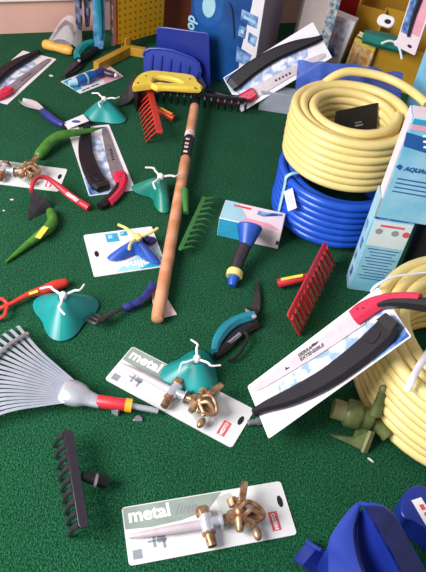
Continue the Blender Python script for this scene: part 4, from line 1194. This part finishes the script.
t = thing('white_spool', 'white plastic spool with a dark oval hole in the back yellow bin', 'spool', G(386, 22, .26))
Fz = Matrix.Translation(G(386, 22, .26)) @ RZ(-25) @ RX(50) @ Matrix.Scale(.7, 4)
MB(Fz).prism(rrect(-.045, -.03, .045, .03, .026, 6), 0, .02).build('body', M['white'], t, bevel=.003)
MB(Fz).prism(oval(.012, -.002, .018, .012), .0195, .021).build('dark_hole', M['matteblack'], t)
t = thing('card_wedge', 'folded tan card flap standing in the back yellow bin beside the spool', 'card', Fb2 @ Vector((.22, .1, .1)))
Fz = Fb2 @ T(.20, .09, .2) @ RZ(10) @ RX(80)
MB(Fz).prism([(0, 0), (.08, 0), (.07, .16), (.05, .17)], 0, .003).build('card', M['beige'], t, smooth=False)
# red box top edge
Frd = Matrix.Translation(G(331, 24)) @ RZ(-12)
carton('red_carton', 'bright red carton at the top edge behind the yellow bins', Frd, .16, .12, .30, M['redcarton'])
# blister pack at the top right corner
Fk = frame(G(401, 50, .30), G(415, 58, .30)) @ RX(48)
t = thing('blister_pack', 'white and pink tool blister pack slanting into the top right corner', 'tool pack', Fk)
Ftr = frame(G(395.5, 45.5, .29), G(415, 55.5, .29)) 
w_ = (G(415, 55.5, .29)-G(395.5, 45.5, .29)).length
d_ = ray(405, 50).normalized()
upv = (G(421, -4, .46)-G(396, 44, .29))
Fk2 = frame(G(395.5, 45.5, .29), G(415, 55.5, .29), yp=G(395.5, 45.5, .29)+upv)
FRAME[t.name] = Fk2.copy(); t.matrix_world = Fk2
MB(Fk2).prism(rrect(0, 0, w_, .26, .005), 0, .002).build('card', M['palepink'], t)
MB(Fk2).prism(rrect(.004, .05, w_*.45, .255, .003), .002, .003).build('picture_print', M['photodark'], t)
MB(Fk2).prism(rrect(w_*.5, .06, w_-.006, .2, .003), .002, .003).build('pink_print', M['pink'], t)
MB(Fk2).ribbon(spline([(w_*.5, .05, .004), (w_*.45, .12, .007), (w_*.5, .2, .008), (w_*.55, .26, .008)], 4), .003, .015, .4).build('tool', M['purpleblack'], t)
MB(Fk2).prism(oval(w_*.65, .02, .009, .005), .001, .0026).build('hang_hole', M['ink'], t)

# ------------------------------------------------------------------ royal blue plastic trolley body, bottom right
def bz(px, py, z): return G(px, py, z)
t = thing('hose_hanger', 'royal blue plastic trough with open curved body at the bottom right', 'hose hanger', G(350, 560))
# side panel (near), the light on it put into its lighter blue
top = [(330, 585, .17), (331, 541, .2), (341, 522, .22), (352, 508, .235), (359, 504.5, .24)]
g = []
Lf = [bz(331, 600, .10), bz(330.5, 560, .14), bz(331.5, 541, .165), bz(342, 523, .18), bz(357, 505.5, .19)]
Rt = [bz(372, 604, .13), bz(368, 585, .145), bz(357, 560, .16), bz(352, 530, .178), bz(358.5, 506, .19)]
def loft(rows, n=7):
    out = []
    S = [spline([tuple(p) for p in r_], 4) for r_ in rows]
    for q in range(len(S[0])):
        pass
    return S
Ls, Rs = spline([tuple(p) for p in Lf], 5), spline([tuple(p) for p in Rt], 5)
g = [[Vector(l).lerp(Vector(r_), j/8)+Vector((0, 0, .0015*math.sin(PI*j/8))) for j in range(9)] for l, r_ in zip(Ls, Rs)]
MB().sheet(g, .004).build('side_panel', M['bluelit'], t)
# outer wall under the side panel
g = [[Vector(l).lerp(Vector((l[0]+.008, l[1]+.012, .004)), j/5) for j in range(6)] for l in Ls]
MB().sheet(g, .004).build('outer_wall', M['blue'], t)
# curved inside trough
back = [bz(416, 604, .13), bz(405, 580, .15), bz(393, 556, .17), bz(382, 537, .185), bz(373, 520, .19), bz(366, 508, .192)]
Rs2 = spline([tuple(p) for p in [bz(374, 606, .125)]+Rt[1:]], 5)
Bs = spline([tuple(p) for p in back], 5)
m = min(len(Rs2), len(Bs))
def samp(S, f):
    x = f*(len(S)-1); i = min(int(x), len(S)-2); return Vector(S[i]).lerp(Vector(S[i+1]), x-i)
g = []
for q in range(22):
    f = q/21; a, c0 = samp(Rs2, f), samp(Bs, f); dep = .075*(1-f)**.6+.012
    g.append([a.lerp(c0, j/10)-Vector((0, 0, dep*math.sin(PI*j/10)**.6)) for j in range(11)])
MB().sheet(g, .004).build('trough', M['blue'], t)
# back wall with ledge
back2 = [bz(434, 600, .12), bz(424, 572, .14), bz(409, 545, .165), bz(396, 522, .18), bz(388, 512, .19), bz(380, 506.5, .194)]
B2 = spline([tuple(p) for p in back2], 5)
g = []
for q in range(24):
    f = q/23; a, c0 = samp(Bs, f), samp(B2, f)
    g.append([a.lerp(c0, j/4)+Vector((0, 0, .002*(1 if (q//3) % 2 else -1)*(1-j/4))) for j in range(5)])
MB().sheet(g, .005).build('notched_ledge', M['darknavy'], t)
g = [[Vector(p).lerp(Vector((p[0], p[1]+.01, .004)), j/5) for j in range(6)] for p in B2]
MB().sheet(g, .004).build('back_wall', M['blue'], t)
rim = [tuple(p) for p in Lf[:0]] + [Lf[0], Lf[1], Lf[2], Lf[3], Lf[4], bz(369, 504.8, .194), back2[5], back2[4], back2[3], back2[2], back2[1], back2[0]]
MB().tube(spline([tuple(p) for p in rim], 5), .0042, 8).build('rim', M['bluelit'], t)
# lug on the left
g = []
lug = [((293, 559), (307, 541), .012), ((303, 565), (317, 548), .045), ((313, 574), (327, 553), .03), ((318, 590), (333, 566), .02)]
rows = [[bz(a[0], a[1], z).lerp(bz(b_[0], b_[1], z), j/4) for j in range(5)] for a, b_, z in lug]
MB().sheet(rows, .005).build('mounting_lug', M['blue'], t)
MB().tube(spline([tuple(bz(307, 541, .012)), tuple(bz(317, 548, .046)), tuple(bz(327, 553, .032)), tuple(bz(334, 560, .03))], 4), .004, 8).build('lug_edge', M['bluelit'], t)

# second blue piece with a label at the right edge
p = G(416, 502, .05)
t = thing('hose_guide', 'rounded royal blue plastic piece with a white label at the right edge', 'hose guide', Vector((p.x, p.y, 0)))
o = [(401, 512), (402, 498), (408, 489), (417, 485), (428, 487), (440, 495), (442, 540), (428, 530), (413, 520), (405, 518)]
P = [tuple(G(x, y, .07)) for x, y in o]
MB().prism([p_[:2] for p_ in spline([q_+() for q_ in P]+[P[0]], 4)[:-1]], .004, .07).build('body', M['blue'], t, bevel=.008)
Fg = frame(G(417, 500, .0712), G(427, 517, .0712))
tg = MB(Fg).box((.03, 0, 0), (.065, .022, .001)).build('label_sticker', M['card'], t, smooth=False)
b = MB(Fg)
for k in range(3): b.box((.016+.016*k, .002, .0008), (.011, .009, .0005))
b.build('label_print', M['inkred'], tg, smooth=False)

# ------------------------------------------------------------------ small bits on the carpet
p = G(253, 423, .008)
Fz = T(p.x, p.y, 0)
t = thing('threaded_bolt', 'short grey metal bolt end beside the corner of the propped saw card', 'bolt', Fz)
MB().tube([G(248, 423, .009), G(258, 421.5, .009)], .0065, 12).build('shank', M['blade'], t)
MB().tube([G(256.5, 421.5, .009), G(261, 421, .009)], .009, 6).build('head', M['blade'], t)
p = G(138, 420)
Fz = T(p.x, p.y, .0005)
o = MB(Fz).prism([(-.011, -.006), (.011, -.004), (.009, .005), (.002, .010), (-.006, .008)], 0, .005).build('pebble', M['blade'], bevel=.002); setp(o, 'small grey stone chip on the carpet below the red rake socket', 'stone')
scraps = [(51, 76, .022, .012), (370, 460, .018, .005), (12, 200, .012, .006), (4, 211, .008, .005)]
labs = ['white paper scrap on the carpet left of the carded hose fitting', 'thin white sliver on the carpet below the near yellow coil', 'pale crumb on the carpet left of the hoe blade', 'tiny pale crumb at the left edge above the sticker dibber']
for (x, y, a, b_), lb in zip(scraps, labs):
    p = G(x, y); pts = [(a*.5*math.cos(k*PI/4)*random.uniform(.7, 1.1), b_*.5*math.sin(k*PI/4)*random.uniform(.7, 1.1)) for k in range(8)]
    o = MB(T(p.x, p.y, .0006) @ RZ(random.uniform(-40, 10))).prism(pts, 0, .0015).build('paper_scrap', M['flake'], smooth=False); setp(o, lb, 'scrap', 'white scraps on the carpet')

# ------------------------------------------------------------------ light
def area(name, loc, target, sx, sy, power, col):
    l = bpy.data.lights.new(name, 'AREA'); l.shape = 'RECTANGLE'; l.size = sx; l.size_y = sy; l.energy = power; l.color = col
    o = bpy.data.objects.new(name, l); C.objects.link(o); o.location = loc
    o.rotation_euler = (Vector(target)-Vector(loc)).to_track_quat('-Z', 'Y').to_euler(); return o
area('window_daylight', (-1.7, .0, 1.5), (-.05, .9, 0), 1.3, 1.2, 102, (1.0, .965, .97))
w = bpy.data.worlds.new('room_light'); bpy.context.scene.world = w; w.use_nodes = True
w.node_tree.nodes['Background'].inputs['Color'].default_value = (.92, .9, 1.0, 1)
w.node_tree.nodes['Background'].inputs['Strength'].default_value = .42

# ------------------------------------------------------------------ camera
cd = bpy.data.cameras.new('camera'); cam_o = bpy.data.objects.new('camera', cd); C.objects.link(cam_o)
cd.sensor_fit = 'VERTICAL'; cd.sensor_height = 24; cd.lens = FPX/572*24; cd.clip_start = .02
fw = Vector((0, _cp, -_sp)); up0 = Vector((0, _sp, _cp)); rt0 = Vector((1, 0, 0))
rt = rt0*_cr + -up0*_sr; upv = rt0*_sr*1 + up0*_cr
rt = rt0*_cr - up0*_sr; upv = rt.cross(fw)*1
m3 = Matrix((rt, upv, -fw)).transposed()
cam_o.matrix_world = Matrix.Translation((0, 0, CAMH)) @ m3.to_4x4()
sc = bpy.context.scene; sc.camera = cam_o
sc.view_settings.view_transform = 'Standard'; sc.view_settings.look = 'None'; sc.view_settings.gamma = 1
sc.view_settings.exposure = .12; sc.view_settings.use_curve_mapping = False
